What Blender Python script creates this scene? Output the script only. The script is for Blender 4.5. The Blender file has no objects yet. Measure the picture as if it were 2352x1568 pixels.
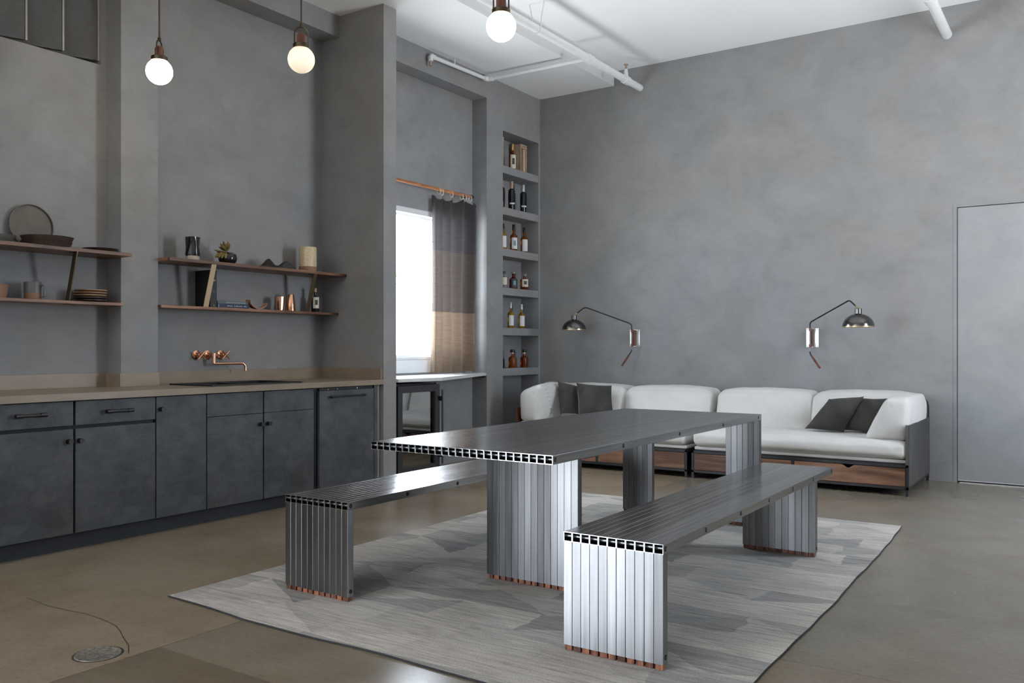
import bpy, bmesh, math, random
from mathutils import Vector, Matrix, noise

random.seed(7)
scene = bpy.context.scene
col = scene.collection
PI = math.pi

# ------------------------------------------------------------------ camera
F_PX, CX, HORIZON, EYE = 2005.65, 1176.0, 798.0, 1.18     # in the 2352 x 1568 frame
YAW = math.radians(33.7415)
CAM = Vector((5.31, -8.53, EYE))
cam = bpy.data.cameras.new('camera')
cam.sensor_width = 36.0
cam.lens = 36.0 * F_PX / 2352.0
cam.shift_y = (HORIZON - 784.0) / 2352.0
cam.clip_start = 0.05
cam_o = bpy.data.objects.new('camera', cam)
cam_o.location = CAM
cam_o.rotation_euler = (PI / 2, 0, YAW)
col.objects.link(cam_o)
scene.camera = cam_o
FWD = Vector((-math.sin(YAW), math.cos(YAW), 0))
RGT = Vector((math.cos(YAW), math.sin(YAW), 0))


def on(u, v, axis, val):
    """photo pixel -> point where its ray meets the plane axis = val"""
    d = FWD + RGT * ((u - CX) / F_PX) + Vector((0, 0, 1)) * ((HORIZON - v) / F_PX)
    i = 'xyz'.index(axis)
    return CAM + d * ((val - CAM[i]) / d[i])


def mpp(p):
    """metres per photo pixel at point p"""
    return (Vector(p) - CAM).dot(FWD) / F_PX


# ------------------------------------------------------------------ world, light, exposure
world = bpy.data.worlds.new('overcast_sky')
scene.world = world
world.use_nodes = True
bg = world.node_tree.nodes['Background']
# bright overcast sky above sunlit pale paving: two even halves, the same in every direction
wt_ = world.node_tree
w_tc = wt_.nodes.new('ShaderNodeTexCoord')
w_sp = wt_.nodes.new('ShaderNodeSeparateXYZ')
w_rp = wt_.nodes.new('ShaderNodeValToRGB')
w_rp.color_ramp.elements[0].position = 0.49
w_rp.color_ramp.elements[0].color = (0.93, 0.975, 1.02, 1)
w_rp.color_ramp.elements[1].position = 0.51
w_rp.color_ramp.elements[1].color = (0.59, 0.65, 0.735, 1)
w_ml = wt_.nodes.new('ShaderNodeMath'); w_ml.operation = 'MULTIPLY_ADD'
w_ml.inputs[1].default_value = 0.5
w_ml.inputs[2].default_value = 0.5
wt_.links.new(w_tc.outputs['Generated'], w_sp.inputs[0])
wt_.links.new(w_sp.outputs[2], w_ml.inputs[0])
wt_.links.new(w_ml.outputs[0], w_rp.inputs[0])
wt_.links.new(w_rp.outputs[0], bg.inputs[0])
bg.inputs[1].default_value = 33.0
scene.view_settings.view_transform = 'Standard'
scene.view_settings.look = 'None'
scene.view_settings.gamma = 1
scene.view_settings.use_curve_mapping = False
scene.view_settings.exposure = 0.0
scene.cycles.use_denoising = True
scene.cycles.max_bounces = 10
scene.cycles.diffuse_bounces = 6
scene.cycles.glossy_bounces = 5
scene.cycles.transmission_bounces = 6
scene.cycles.transparent_max_bounces = 12
scene.cycles.caustics_reflective = False
scene.cycles.caustics_refractive = False
scene.cycles.sample_clamp_indirect = 6.0


def portal(name, loc, rot, sx, sy):
    """daylight portal in a window opening: only steers sky sampling"""
    l = bpy.data.lights.new(name, 'AREA')
    l.shape = 'RECTANGLE'
    l.size, l.size_y = sx, sy
    l.cycles.is_portal = True
    o = bpy.data.objects.new(name, l)
    o.location = loc
    o.rotation_euler = rot
    col.objects.link(o)


# window openings (y0, y1, z0, z1): beside the pillar, further back on the left wall, on the right wall
WIN_L = (-2.90, -1.20, 1.06, 2.53)
WIN_B = (-15.7, -11.1, 0.05, 3.3)
WIN_R = [(-2.4, -1.45, 0.6, 3.0)]
X_R, Y_F = 6.9, -16.5
portal('daylight_portal', (-0.36, (WIN_L[0] + WIN_L[1]) / 2, (WIN_L[2] + WIN_L[3]) / 2), (PI / 2, 0, -PI / 2), WIN_L[1] - WIN_L[0], WIN_L[3] - WIN_L[2])
portal('daylight_portal', (-0.61, (WIN_B[0] + WIN_B[1]) / 2, (WIN_B[2] + WIN_B[3]) / 2), (PI / 2, 0, -PI / 2), WIN_B[1] - WIN_B[0], WIN_B[3] - WIN_B[2])
for a in WIN_R:
    portal('daylight_portal', (X_R + 0.21, (a[0] + a[1]) / 2, (a[2] + a[3]) / 2), (PI / 2, 0, PI / 2), a[1] - a[0], a[3] - a[2])


# ------------------------------------------------------------------ materials
def new_mat(name):
    m = bpy.data.materials.new(name)
    m.use_nodes = True
    nt = m.node_tree
    return m, nt, nt.nodes['Principled BSDF']


def lin(c):
    return tuple((x / 12.92 if x <= 0.04045 else ((x + 0.055) / 1.055) ** 2.4) for x in c)


def srgb(r, g, b):
    return lin((r / 255, g / 255, b / 255)) + (1,)


def coords(nt, scale=(1, 1, 1), rnd=True, rot=(0, 0, 0)):
    tc = nt.nodes.new('ShaderNodeTexCoord')
    mp = nt.nodes.new('ShaderNodeMapping')
    mp.inputs['Scale'].default_value = scale
    mp.inputs['Rotation'].default_value = rot
    nt.links.new(tc.outputs['Object'], mp.inputs[0])
    if rnd:
        oi = nt.nodes.new('ShaderNodeObjectInfo')
        ml = nt.nodes.new('ShaderNodeMath')
        ml.operation = 'MULTIPLY'
        ml.inputs[1].default_value = 37.0
        nt.links.new(oi.outputs['Random'], ml.inputs[0])
        cb = nt.nodes.new('ShaderNodeCombineXYZ')
        for i in range(3):
            nt.links.new(ml.outputs[0], cb.inputs[i])
        nt.links.new(cb.outputs[0], mp.inputs['Location'])
    return mp


def tex_noise(nt, vec, scale, detail=4, rough=0.55, dist=0.0):
    n = nt.nodes.new('ShaderNodeTexNoise')
    n.inputs['Scale'].default_value = scale
    n.inputs['Detail'].default_value = detail
    n.inputs['Roughness'].default_value = rough
    n.inputs['Distortion'].default_value = dist
    nt.links.new(vec.outputs[0], n.inputs['Vector'])
    return n


def ramp(nt, src, stops):
    r = nt.nodes.new('ShaderNodeValToRGB')
    e = r.color_ramp.elements
    while len(e) < len(stops):
        e.new(0.5)
    for k, (p, c) in enumerate(stops):
        e[k].position = p
        e[k].color = c
    nt.links.new(src, r.inputs[0])
    return r


def mixc(nt, a, b, fac, mode='MIX'):
    m = nt.nodes.new('ShaderNodeMix')
    m.data_type = 'RGBA'
    m.blend_type = mode
    if isinstance(fac, float):
        m.inputs[0].default_value = fac
    else:
        nt.links.new(fac, m.inputs[0])
    for s, k in ((a, 6), (b, 7)):
        if isinstance(s, tuple):
            m.inputs[k].default_value = s
        else:
            nt.links.new(s, m.inputs[k])
    return m.outputs[2]


def bump(nt, bsdf, src, strength, dist=0.01):
    b = nt.nodes.new('ShaderNodeBump')
    b.inputs['Strength'].default_value = strength
    b.inputs['Distance'].default_value = dist
    nt.links.new(src, b.inputs['Height'])
    nt.links.new(b.outputs[0], bsdf.inputs['Normal'])


def simple(name, c, rough=0.5, metal=0.0, var=0.12, scale=6.0, stretch=(1, 1, 1), bmp=0.0, coat=0.0, bdist=0.004):
    m, nt, b = new_mat(name)
    v = coords(nt, stretch)
    n = tex_noise(nt, v, scale, 5)
    lo = tuple(x * (1 - var) for x in c[:3]) + (1,)
    hi = tuple(min(1, x * (1 + var)) for x in c[:3]) + (1,)
    r = ramp(nt, n.outputs[0], [(0.3, lo), (0.7, hi)])
    nt.links.new(r.outputs[0], b.inputs['Base Color'])
    b.inputs['Roughness'].default_value = rough
    b.inputs['Metallic'].default_value = metal
    b.inputs['Coat Weight'].default_value = coat
    if bmp:
        bump(nt, b, n.outputs[0], bmp, bdist)
    return m


def plaster(name, c, var=0.13, rough=0.62, s=1.0):
    """trowelled lime plaster: large clouds, mid patches and short trowel strokes"""
    m, nt, b = new_mat(name)
    v = coords(nt, (1, 1, 1), rnd=False)
    n1 = tex_noise(nt, v, 0.9 * s, 4, 0.55, 0.6)
    v2 = coords(nt, (1.0, 1.0, 1.2), rnd=False, rot=(0.5, 0.3, 0.2))
    n2 = tex_noise(nt, v2, 2.6 * s, 6, 0.58, 0.5)
    v3 = coords(nt, (1.0, 1.0, 1.6), rnd=False, rot=(0.7, -0.5, 0))
    n3 = tex_noise(nt, v3, 8.0 * s, 6, 0.62, 0.8)
    k = lambda f: tuple(min(1, x * f) for x in c[:3]) + (1,)
    warm = (c[0] * 1.03, c[1] * 0.99, c[2] * 0.95, 1)
    cool = (c[0] * 0.97, c[1] * 1.0, c[2] * 1.03, 1)
    a = ramp(nt, n1.outputs[0], [(0.35, cool), (0.65, warm)])
    g = ramp(nt, n2.outputs[0], [(0.28, (1 - var, 1 - var, 1 - var, 1)), (0.5, (1, 1, 1, 1)), (0.75, (1 + var, 1 + var, 1 + var, 1))])
    g3 = ramp(nt, n3.outputs[0], [(0.25, (1 - var * .7,) * 3 + (1,)), (0.45, (1, 1, 1, 1)), (0.7, (1 + var * .35,) * 3 + (1,))])
    o = mixc(nt, a.outputs[0], g.outputs[0], 1.0, 'MULTIPLY')
    o = mixc(nt, o, g3.outputs[0], 1.0, 'MULTIPLY')
    nt.links.new(o, b.inputs['Base Color'])
    b.inputs['Roughness'].default_value = rough
    b.inputs['Specular IOR Level'].default_value = 0.35
    bump(nt, b, n3.outputs[0], 0.05, 0.004)
    return m


def wood(name, c1, c2, axis='x', scale=1.0, rough=0.4, ring=7.0):
    """grain runs along the given axis"""
    m, nt, b = new_mat(name)
    st = {'x': (0.12, 1, 1), 'y': (1, 0.12, 1), 'z': (1, 1, 0.12)}[axis]
    v = coords(nt, tuple(q * scale for q in st))
    n = tex_noise(nt, v, ring, 3, 0.5, 1.4)
    mu = nt.nodes.new('ShaderNodeMath'); mu.operation = 'MULTIPLY'; mu.inputs[1].default_value = 5.0
    nt.links.new(n.outputs[0], mu.inputs[0])
    pp = nt.nodes.new('ShaderNodeMath'); pp.operation = 'PINGPONG'; pp.inputs[1].default_value = 1.0
    nt.links.new(mu.outputs[0], pp.inputs[0])
    f = tex_noise(nt, v, 60.0, 4, 0.6)
    mid = tuple((a + d) / 2 for a, d in zip(c1[:3], c2[:3])) + (1,)
    r = ramp(nt, pp.outputs[0], [(0.1, c1), (0.55, mid), (0.9, c2)])
    g = ramp(nt, f.outputs[0], [(0.3, (0.75, 0.75, 0.75, 1)), (0.7, (1.15, 1.15, 1.15, 1))])
    o = mixc(nt, r.outputs[0], g.outputs[0], 1.0, 'MULTIPLY')
    oi = nt.nodes.new('ShaderNodeObjectInfo')
    rr = ramp(nt, oi.outputs['Random'], [(0.0, (0.7, 0.7, 0.7, 1)), (1.0, (1.2, 1.15, 1.1, 1))])
    o = mixc(nt, o, rr.outputs[0], 0.8, 'MULTIPLY')
    nt.links.new(o, b.inputs['Base Color'])
    b.inputs['Roughness'].default_value = rough
    return m


def aluminium(name, stretch, lo, hi, r0, r1, axis, aniso):
    m, nt, b = new_mat(name)
    v = coords(nt, stretch)
    n = tex_noise(nt, v, 5.0, 5, 0.6)
    f = tex_noise(nt, v, 55.0, 3, 0.6)
    r = ramp(nt, n.outputs[0], [(0.3, (lo, lo, lo, 1)), (0.7, (hi, hi, hi * 1.01, 1))])
    oi = nt.nodes.new('ShaderNodeObjectInfo')
    rr = ramp(nt, oi.outputs['Random'], [(0.0, (0.80, 0.80, 0.80, 1)), (1.0, (1.12, 1.12, 1.12, 1))])
    o = mixc(nt, r.outputs[0], rr.outputs[0], 1.0, 'MULTIPLY')
    nt.links.new(o, b.inputs['Base Color'])
    b.inputs['Metallic'].default_value = 1.0
    rg = ramp(nt, n.outputs[0], [(0.3, (r0,) * 3 + (1,)), (0.7, (r1,) * 3 + (1,))])
    nt.links.new(rg.outputs[0], b.inputs['Roughness'])
    tg = nt.nodes.new('ShaderNodeTangent')
    tg.direction_type = 'RADIAL'
    tg.axis = axis
    nt.links.new(tg.outputs[0], b.inputs['Tangent'])
    b.inputs['Anisotropic'].default_value = aniso
    b.inputs['Anisotropic Rotation'].default_value = 0.25
    bump(nt, b, f.outputs[0], 0.012, 0.0005)
    return m


def cloth(name, c, var, crease):
    """soft woven cloth with loose creases"""
    m, nt, b = new_mat(name)
    v = coords(nt)
    n = tex_noise(nt, v, 4.5, 2, 0.45, 0.7)
    w = tex_noise(nt, v, 260.0, 2, 0.5)
    lo = tuple(x * (1 - var) for x in c) + (1,)
    hi = tuple(min(1, x * (1 + var)) for x in c) + (1,)
    r = ramp(nt, n.outputs[0], [(0.3, lo), (0.7, hi)])
    nt.links.new(r.outputs[0], b.inputs['Base Color'])
    b.inputs['Roughness'].default_value = 0.92
    b.inputs['Specular IOR Level'].default_value = 0.15
    b.inputs['Sheen Weight'].default_value = 0.12
    b1 = nt.nodes.new('ShaderNodeBump')
    b1.inputs['Strength'].default_value = crease
    b1.inputs['Distance'].default_value = 0.03
    nt.links.new(n.outputs[0], b1.inputs['Height'])
    b2 = nt.nodes.new('ShaderNodeBump')
    b2.inputs['Strength'].default_value = 0.25
    b2.inputs['Distance'].default_value = 0.001
    nt.links.new(w.outputs[0], b2.inputs['Height'])
    nt.links.new(b1.outputs[0], b2.inputs['Normal'])
    nt.links.new(b2.outputs[0], b.inputs['Normal'])
    return m


M = {}
M['plaster'] = plaster('grey_plaster', (0.262, 0.262, 0.266))
M['plaster_door'] = plaster('grey_plaster_door', (0.31, 0.314, 0.322), 0.09)
M['ceiling'] = simple('white_ceiling_paint', (0.89, 0.89, 0.89, 1), 0.8, var=0.02, scale=1.5)
M['white_paint'] = simple('white_gloss_paint', (0.78, 0.78, 0.78, 1), 0.45, var=0.03)
M['cabinet'] = plaster('blue_grey_cement', (0.074, 0.080, 0.090), 0.34, 0.5, 2.4)
M['black_gap'] = simple('black_carcass', (0.006, 0.006, 0.008, 1), 0.6)
M['toe'] = simple('dark_blue_toe_board', (0.030, 0.036, 0.046, 1), 0.55, var=0.15)
M['black_metal'] = simple('black_metal', (0.012, 0.012, 0.013, 1), 0.38, 0.0, var=0.2)
M['steel_dark'] = simple('blackened_steel', (0.05, 0.05, 0.055, 1), 0.42, 0.7, var=0.2, scale=9)
M['steel_panel'] = simple('raw_steel_sheet', (0.16, 0.155, 0.15, 1), 0.40, 0.8, var=0.22, scale=3)
M['black_sink'] = simple('black_granite', (0.010, 0.010, 0.011, 1), 0.45, var=0.3, scale=60)
M['worktop'] = simple('taupe_concrete', (0.27, 0.212, 0.152, 1), 0.38, var=0.13, scale=7, stretch=(2.0, 0.7, 2.0))
M['copper'] = simple('polished_copper', (0.86, 0.47, 0.30, 1), 0.16, 1.0, var=0.06)
M['copper_hammered'] = simple('hammered_copper', (0.78, 0.43, 0.28, 1), 0.24, 1.0, var=0.12, scale=45, bmp=0.35, bdist=0.002)
M['brass'] = simple('brass', (0.62, 0.46, 0.24, 1), 0.3, 1.0, var=0.08)
M['brass_lit'] = simple('lit_brass', (0.60, 0.46, 0.29, 1), 0.42, 0.35, var=0.06)  # shelf bracket brass, light on its face put into the colour
M['brass_shaded'] = simple('shaded_brass', (0.17, 0.13, 0.075, 1), 0.38, 1.0, var=0.15)  # same bracket brass, darkened in colour for the shaded faces
M['bronze'] = simple('dark_bronze', (0.10, 0.075, 0.05, 1), 0.3, 1.0, var=0.1)
M['gunmetal'] = simple('gunmetal', (0.16, 0.155, 0.15, 1), 0.22, 1.0, var=0.1)
M['shelf_wood'] = wood('walnut_shelf', srgb(92, 63, 45), srgb(150, 109, 80), 'y', 1.0, 0.42)
M['drawer_wood'] = wood('walnut_drawer', srgb(82, 55, 41), srgb(150, 112, 88), 'x', 0.9, 0.38, 5.0)
M['foot_wood'] = wood('reddish_foot_wood', srgb(86, 50, 38), srgb(164, 106, 78), 'z', 2.0, 0.5)
M['lamp_wood'] = wood('lamp_walnut', srgb(84, 46, 32), srgb(130, 80, 58), 'z', 3.0, 0.4)
M['rod_wood'] = wood('warm_rod_wood', srgb(168, 108, 70), srgb(205, 145, 100), 'y', 2.0, 0.45)
M['box_wood'] = wood('pale_box_wood', srgb(186, 160, 132), srgb(214, 192, 166), 'z', 2.0, 0.55)
M['linen'] = cloth('white_linen', (0.66, 0.65, 0.625), 0.04, 0.5)
M['charcoal'] = cloth('charcoal_velvet', (0.058, 0.055, 0.051), 0.28, 0.5)
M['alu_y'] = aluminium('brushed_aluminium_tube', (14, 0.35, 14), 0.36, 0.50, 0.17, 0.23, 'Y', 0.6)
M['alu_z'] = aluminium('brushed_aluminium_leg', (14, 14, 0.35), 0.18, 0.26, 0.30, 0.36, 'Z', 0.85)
M['rod_steel'] = simple('bright_steel_rod', (0.30, 0.31, 0.33, 1), 0.42, 1.0, var=0.05)
M['bolt'] = simple('dark_bolt', (0.004, 0.004, 0.004, 1), 1.0)
M['frame_white'] = simple('white_window_frame', (0.74, 0.76, 0.78, 1), 0.45, var=0.02)
M['ledge'] = simple('white_stone_ledge', (0.66, 0.665, 0.66, 1), 0.35, var=0.05, scale=5)
M['fridge'] = simple('charcoal_fridge_metal', (0.045, 0.046, 0.050, 1), 0.42, 0.3, var=0.1)
M['fridge_in'] = simple('fridge_interior', (0.05, 0.05, 0.05, 1), 0.6)
M['chrome'] = simple('chrome', (0.75, 0.75, 0.76, 1), 0.12, 1.0, var=0.02)
M['cream'] = simple('cream_ring', (0.70, 0.66, 0.56, 1), 0.6, var=0.05)
M['black_gloss'] = simple('black_glaze', (0.008, 0.008, 0.009, 1), 0.16, var=0.3, scale=14, coat=0.4)
M['black_cloth'] = simple('black_leathery', (0.018, 0.016, 0.015, 1), 0.55, var=0.35, scale=20, bmp=0.3)
M['raw_clay'] = simple('raw_clay', (0.47, 0.40, 0.32, 1), 0.8, var=0.06)
M['brown_clay'] = simple('brown_clay', (0.27, 0.155, 0.10, 1), 0.7, var=0.1)
M['dark_plate'] = simple('dark_brown_stoneware', (0.050, 0.033, 0.026, 1), 0.45, var=0.25, scale=20)
M['tan_plate'] = simple('tan_stoneware', (0.36, 0.22, 0.12, 1), 0.5, var=0.12, scale=20)
M['grey_glaze'] = simple('grey_glaze', (0.13, 0.135, 0.125, 1), 0.4, var=0.08, scale=30)
M['tray'] = simple('bronze_tray', (0.115, 0.10, 0.08, 1), 0.45, var=0.22, scale=8)
M['leaf'] = simple('dried_olive_leaf', (0.20, 0.145, 0.045, 1), 0.7, var=0.25, scale=40)
M['book_black'] = simple('black_book', (0.010, 0.010, 0.012, 1), 0.5)
M['book_navy'] = simple('navy_book', (0.014, 0.024, 0.060, 1), 0.5)
M['book_teal'] = simple('grey_green_book', (0.085, 0.11, 0.12, 1), 0.5)
M['paper'] = simple('book_paper', (0.5, 0.47, 0.42, 1), 0.8, scale=80, stretch=(1, 1, 20))
M['print_yellow'] = simple('yellow_print', (0.50, 0.42, 0.06, 1), 0.6)
M['print_pale'] = simple('pale_print', (0.42, 0.44, 0.46, 1), 0.6)
M['print_dark'] = simple('dark_print', (0.05, 0.05, 0.05, 1), 0.6)
M['print_blue'] = simple('blue_print', (0.18, 0.32, 0.40, 1), 0.6, var=0.4, scale=50)
M['label_white'] = simple('white_label', (0.72, 0.72, 0.72, 1), 0.6, var=0.04)
M['label_cream'] = simple('cream_label', (0.66, 0.61, 0.48, 1), 0.6, var=0.06)
M['bent_ply'] = wood('bent_plywood', srgb(150, 110, 84), srgb(190, 150, 120), 'y', 2.0, 0.45)
M['leather'] = simple('red_brown_leather', (0.11, 0.034, 0.02, 1), 0.45, var=0.2)
M['drain'] = simple('worn_drain_metal', (0.24, 0.22, 0.19, 1), 0.5, 0.5, var=0.6, scale=70)
M['crack'] = simple('crack_dark', (0.035, 0.03, 0.024, 1), 0.8)
M['joint'] = simple('floor_joint', (0.10, 0.095, 0.085, 1), 0.8)
M['orange_in'] = simple('orange_lit_backing', (0.16, 0.055, 0.02, 1), 0.7, var=0.3)  # orange-brown light inside the high opening, put into the base colour
M['louver_edge'] = simple('pale_louver_edge', (0.36, 0.36, 0.35, 1), 0.6)
M['louver'] = plaster('dark_louver', (0.105, 0.105, 0.105), 0.25, 0.6, 1.5)
M['whisky_cap'] = simple('black_cap', (0.012, 0.012, 0.012, 1), 0.4)
M['gold_foil'] = simple('gold_foil', (0.55, 0.36, 0.12, 1), 0.35, 0.8)
M['tan_foil'] = simple('tan_foil', (0.46, 0.30, 0.20, 1), 0.45)
M['silver_foil'] = simple('silver_foil', (0.62, 0.63, 0.65, 1), 0.35, 0.3)
M['foliage'] = simple('sunlit_foliage', (0.30, 0.42, 0.06, 1), 0.6, var=0.3)
M['bark'] = simple('bark', (0.12, 0.09, 0.06, 1), 0.8)


def speckled():
    m, nt, b = new_mat('speckled_glaze')
    v = coords(nt)
    n = tex_noise(nt, v, 240.0, 2, 0.5)
    r = ramp(nt, n.outputs[0], [(0.33, srgb(120, 84, 44)), (0.44, srgb(206, 186, 150)), (0.6, srgb(216, 200, 168))])
    nt.links.new(r.outputs[0], b.inputs['Base Color'])
    b.inputs['Roughness'].default_value = 0.28
    return m


def glassy(name, c, trans=0.75, rough=0.04):
    m, nt, b = new_mat(name)
    b.inputs['Base Color'].default_value = c
    b.inputs['Roughness'].default_value = rough
    b.inputs['Transmission Weight'].default_value = trans
    b.inputs['IOR'].default_value = 1.33
    return m


def pane_mat(name, tint, fac=0.08):
    m, nt, b = new_mat(name)
    nt.nodes.remove(b)
    t = nt.nodes.new('ShaderNodeBsdfTransparent')
    t.inputs[0].default_value = tint
    g = nt.nodes.new('ShaderNodeBsdfGlossy')
    g.inputs['Roughness'].default_value = 0.03
    lw = nt.nodes.new('ShaderNodeLayerWeight')
    pw = nt.nodes.new('ShaderNodeMath'); pw.operation = 'POWER'; pw.inputs[1].default_value = 4.0
    nt.links.new(lw.outputs['Facing'], pw.inputs[0])
    fr = nt.nodes.new('ShaderNodeMath'); fr.operation = 'MULTIPLY_ADD'
    fr.inputs[1].default_value = 0.9; fr.inputs[2].default_value = fac * .5
    nt.links.new(pw.outputs[0], fr.inputs[0])
    mx = nt.nodes.new('ShaderNodeMixShader')
    nt.links.new(fr.outputs[0], mx.inputs[0])
    nt.links.new(t.outputs[0], mx.inputs[1])
    nt.links.new(g.outputs[0], mx.inputs[2])
    nt.links.new(mx.outputs[0], nt.nodes['Material Output'].inputs[0])
    return m


def fabric_translucent(name, c, amount):
    m, nt, b = new_mat(name)
    v = coords(nt, (1, 1, 30))
    n = tex_noise(nt, v, 6, 4, 0.6)
    r = ramp(nt, n.outputs[0], [(0.3, tuple(x * .85 for x in c) + (1,)), (0.7, tuple(min(1, x * 1.15) for x in c) + (1,))])
    nt.links.new(r.outputs[0], b.inputs['Base Color'])
    b.inputs['Roughness'].default_value = 0.9
    b.inputs['Specular IOR Level'].default_value = 0.1
    t = nt.nodes.new('ShaderNodeBsdfTranslucent')
    nt.links.new(r.outputs[0], t.inputs[0])
    mx = nt.nodes.new('ShaderNodeMixShader')
    mx.inputs[0].default_value = amount
    nt.links.new(b.outputs[0], mx.inputs[1])
    nt.links.new(t.outputs[0], mx.inputs[2])
    nt.links.new(mx.outputs[0], nt.nodes['Material Output'].inputs[0])
    bump(nt, b, n.outputs[0], 0.3, 0.004)
    return m


def floor_mat():
    m, nt, b = new_mat('polished_concrete')
    tc = nt.nodes.new('ShaderNodeTexCoord')
    v = coords(nt, (1, 1, 1), rnd=False)
    n1 = tex_noise(nt, v, 0.55, 5, 0.6, 0.8)
    n2 = tex_noise(nt, v, 2.2, 6, 0.6, 0.4)
    n3 = tex_noise(nt, v, 40.0, 4, 0.7)
    base = ramp(nt, n1.outputs[0], [(0.32, (0.235, 0.188, 0.132, 1)), (0.55, (0.285, 0.240, 0.182, 1)), (0.75, (0.265, 0.245, 0.205, 1))])
    g = ramp(nt, n2.outputs[0], [(0.2, (0.80, 0.79, 0.77, 1)), (0.5, (1, 1, 1, 1)), (0.8, (1.12, 1.12, 1.12, 1))])
    s = ramp(nt, n3.outputs[0], [(0.2, (0.8, 0.8, 0.8, 1)), (0.5, (1, 1, 1, 1)), (0.75, (1.06, 1.06, 1.06, 1))])
    o = mixc(nt, base.outputs[0], g.outputs[0], 1.0, 'MULTIPLY')
    o = mixc(nt, o, s.outputs[0], 1.0, 'MULTIPLY')
    oi = nt.nodes.new('ShaderNodeObjectInfo')
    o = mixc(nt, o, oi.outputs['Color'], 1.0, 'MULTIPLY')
    nt.links.new(o, b.inputs['Base Color'])
    rg = ramp(nt, n1.outputs[0], [(0.3, (0.21,) * 3 + (1,)), (0.7, (0.28,) * 3 + (1,))])
    nt.links.new(rg.outputs[0], b.inputs['Roughness'])
    b.inputs['Specular IOR Level'].default_value = 0.55
    return m


def rug_mat():
    """flat weave of grey wedges in rows, yarn streaks across"""
    m, nt, b = new_mat('woven_grey_rug')
    tc = nt.nodes.new('ShaderNodeTexCoord')
    sp = nt.nodes.new('ShaderNodeSeparateXYZ')
    wob = tex_noise(nt, coords(nt, (1, 3.0, 1), rnd=False), 1.8, 2, 0.5)
    ad = nt.nodes.new('ShaderNodeVectorMath'); ad.operation = 'MULTIPLY_ADD'
    ad.inputs[1].default_value = (0.14, 0.09, 0)
    nt.links.new(wob.outputs[1], ad.inputs[0])
    nt.links.new(tc.outputs['Object'], ad.inputs[2])
    nt.links.new(ad.outputs[0], sp.inputs[0])

    def math_(op, a, b_=None):
        q = nt.nodes.new('ShaderNodeMath'); q.operation = op
        for k, s in enumerate((a, b_)):
            if s is None:
                continue
            if isinstance(s, (int, float)):
                q.inputs[k].default_value = s
            else:
                nt.links.new(s, q.inputs[k])
        return q.outputs[0]
    vv = math_('MULTIPLY', sp.outputs[1], 4.2)
    row = math_('FLOOR', vv)
    fr = math_('FRACT', vv)
    wn = nt.nodes.new('ShaderNodeTexWhiteNoise'); wn.noise_dimensions = '1D'
    nt.links.new(row, wn.inputs['W'])
    uu = math_('ADD', math_('MULTIPLY', sp.outputs[0], 1.15), math_('MULTIPLY', wn.outputs[0], 3.0))
    tri = math_('PINGPONG', uu, 0.5)
    up = math_('LESS_THAN', fr, math_('MULTIPLY', tri, 2.0))
    cell = math_('FLOOR', uu)
    cb = nt.nodes.new('ShaderNodeCombineXYZ')
    nt.links.new(math_('FLOOR', math_('ADD', uu, math_('MULTIPLY', up, 0.5))), cb.inputs[0])
    nt.links.new(row, cb.inputs[1])
    nt.links.new(up, cb.inputs[2])
    w2 = nt.nodes.new('ShaderNodeTexWhiteNoise'); w2.noise_dimensions = '3D'
    nt.links.new(cb.outputs[0], w2.inputs['Vector'])
    c = ramp(nt, w2.outputs[0], [(0.0, (0.31, 0.302, 0.292, 1)), (0.4, (0.44, 0.42, 0.39, 1)), (1.0, (0.56, 0.53, 0.485, 1))])
    st = tex_noise(nt, coords(nt, (1.6, 22, 1), rnd=False), 2.4, 7, 0.72, 0.8)
    s = ramp(nt, st.outputs[0], [(0.28, (0.56, 0.56, 0.56, 1)), (0.5, (1, 1, 1, 1)), (0.72, (1.32, 1.32, 1.32, 1))])
    wv = tex_noise(nt, coords(nt, (120, 300, 1), rnd=False), 1.0, 2, 0.5)
    s2 = ramp(nt, wv.outputs[0], [(0.25, (0.75, 0.75, 0.75, 1)), (0.75, (1.22, 1.22, 1.22, 1))])
    o = mixc(nt, c.outputs[0], s.outputs[0], 1.0, 'MULTIPLY')
    o = mixc(nt, o, s2.outputs[0], 1.0, 'MULTIPLY')
    nt.links.new(o, b.inputs['Base Color'])
    b.inputs['Roughness'].default_value = 0.95
    b.inputs['Specular IOR Level'].default_value = 0.1
    bump(nt, b, wv.outputs[0], 0.5, 0.004)
    return m


def globe_mat(name, strength):
    m, nt, b = new_mat(name)
    b.inputs['Base Color'].default_value = (0.9, 0.88, 0.82, 1)
    b.inputs['Roughness'].default_value = 0.3
    b.inputs['Emission Color'].default_value = (1.0, 0.78, 0.50, 1)
    b.inputs['Emission Strength'].default_value = strength
    return m


M['speckled'] = speckled()
M['amber'] = glassy('amber_spirit', (0.46, 0.125, 0.02, 1))
M['amber_dark'] = glassy('dark_amber_spirit', (0.36, 0.075, 0.015, 1))
M['golden'] = glassy('golden_spirit', (0.72, 0.42, 0.05, 1))
M['ruby'] = glassy('ruby_spirit', (0.25, 0.02, 0.02, 1))
M['clear_glass'] = glassy('clear_glass', (0.85, 0.87, 0.87, 1), 0.9)
M['black_bottle'] = simple('black_bottle_glass', (0.007, 0.007, 0.008, 1), 0.18)
M['green_bottle'] = simple('dark_green_bottle_glass', (0.006, 0.009, 0.007, 1), 0.12)
M['pane'] = pane_mat('window_glass', (0.97, 0.98, 0.98, 1))
M['dark_pane'] = pane_mat('smoked_glass', (0.45, 0.45, 0.44, 1), 0.6)
M['cur_top'] = fabric_translucent('charcoal_linen', (0.060, 0.056, 0.058), 0.12)
M['cur_mid'] = fabric_translucent('taupe_linen', (0.080, 0.066, 0.059), 0.12)
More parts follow.
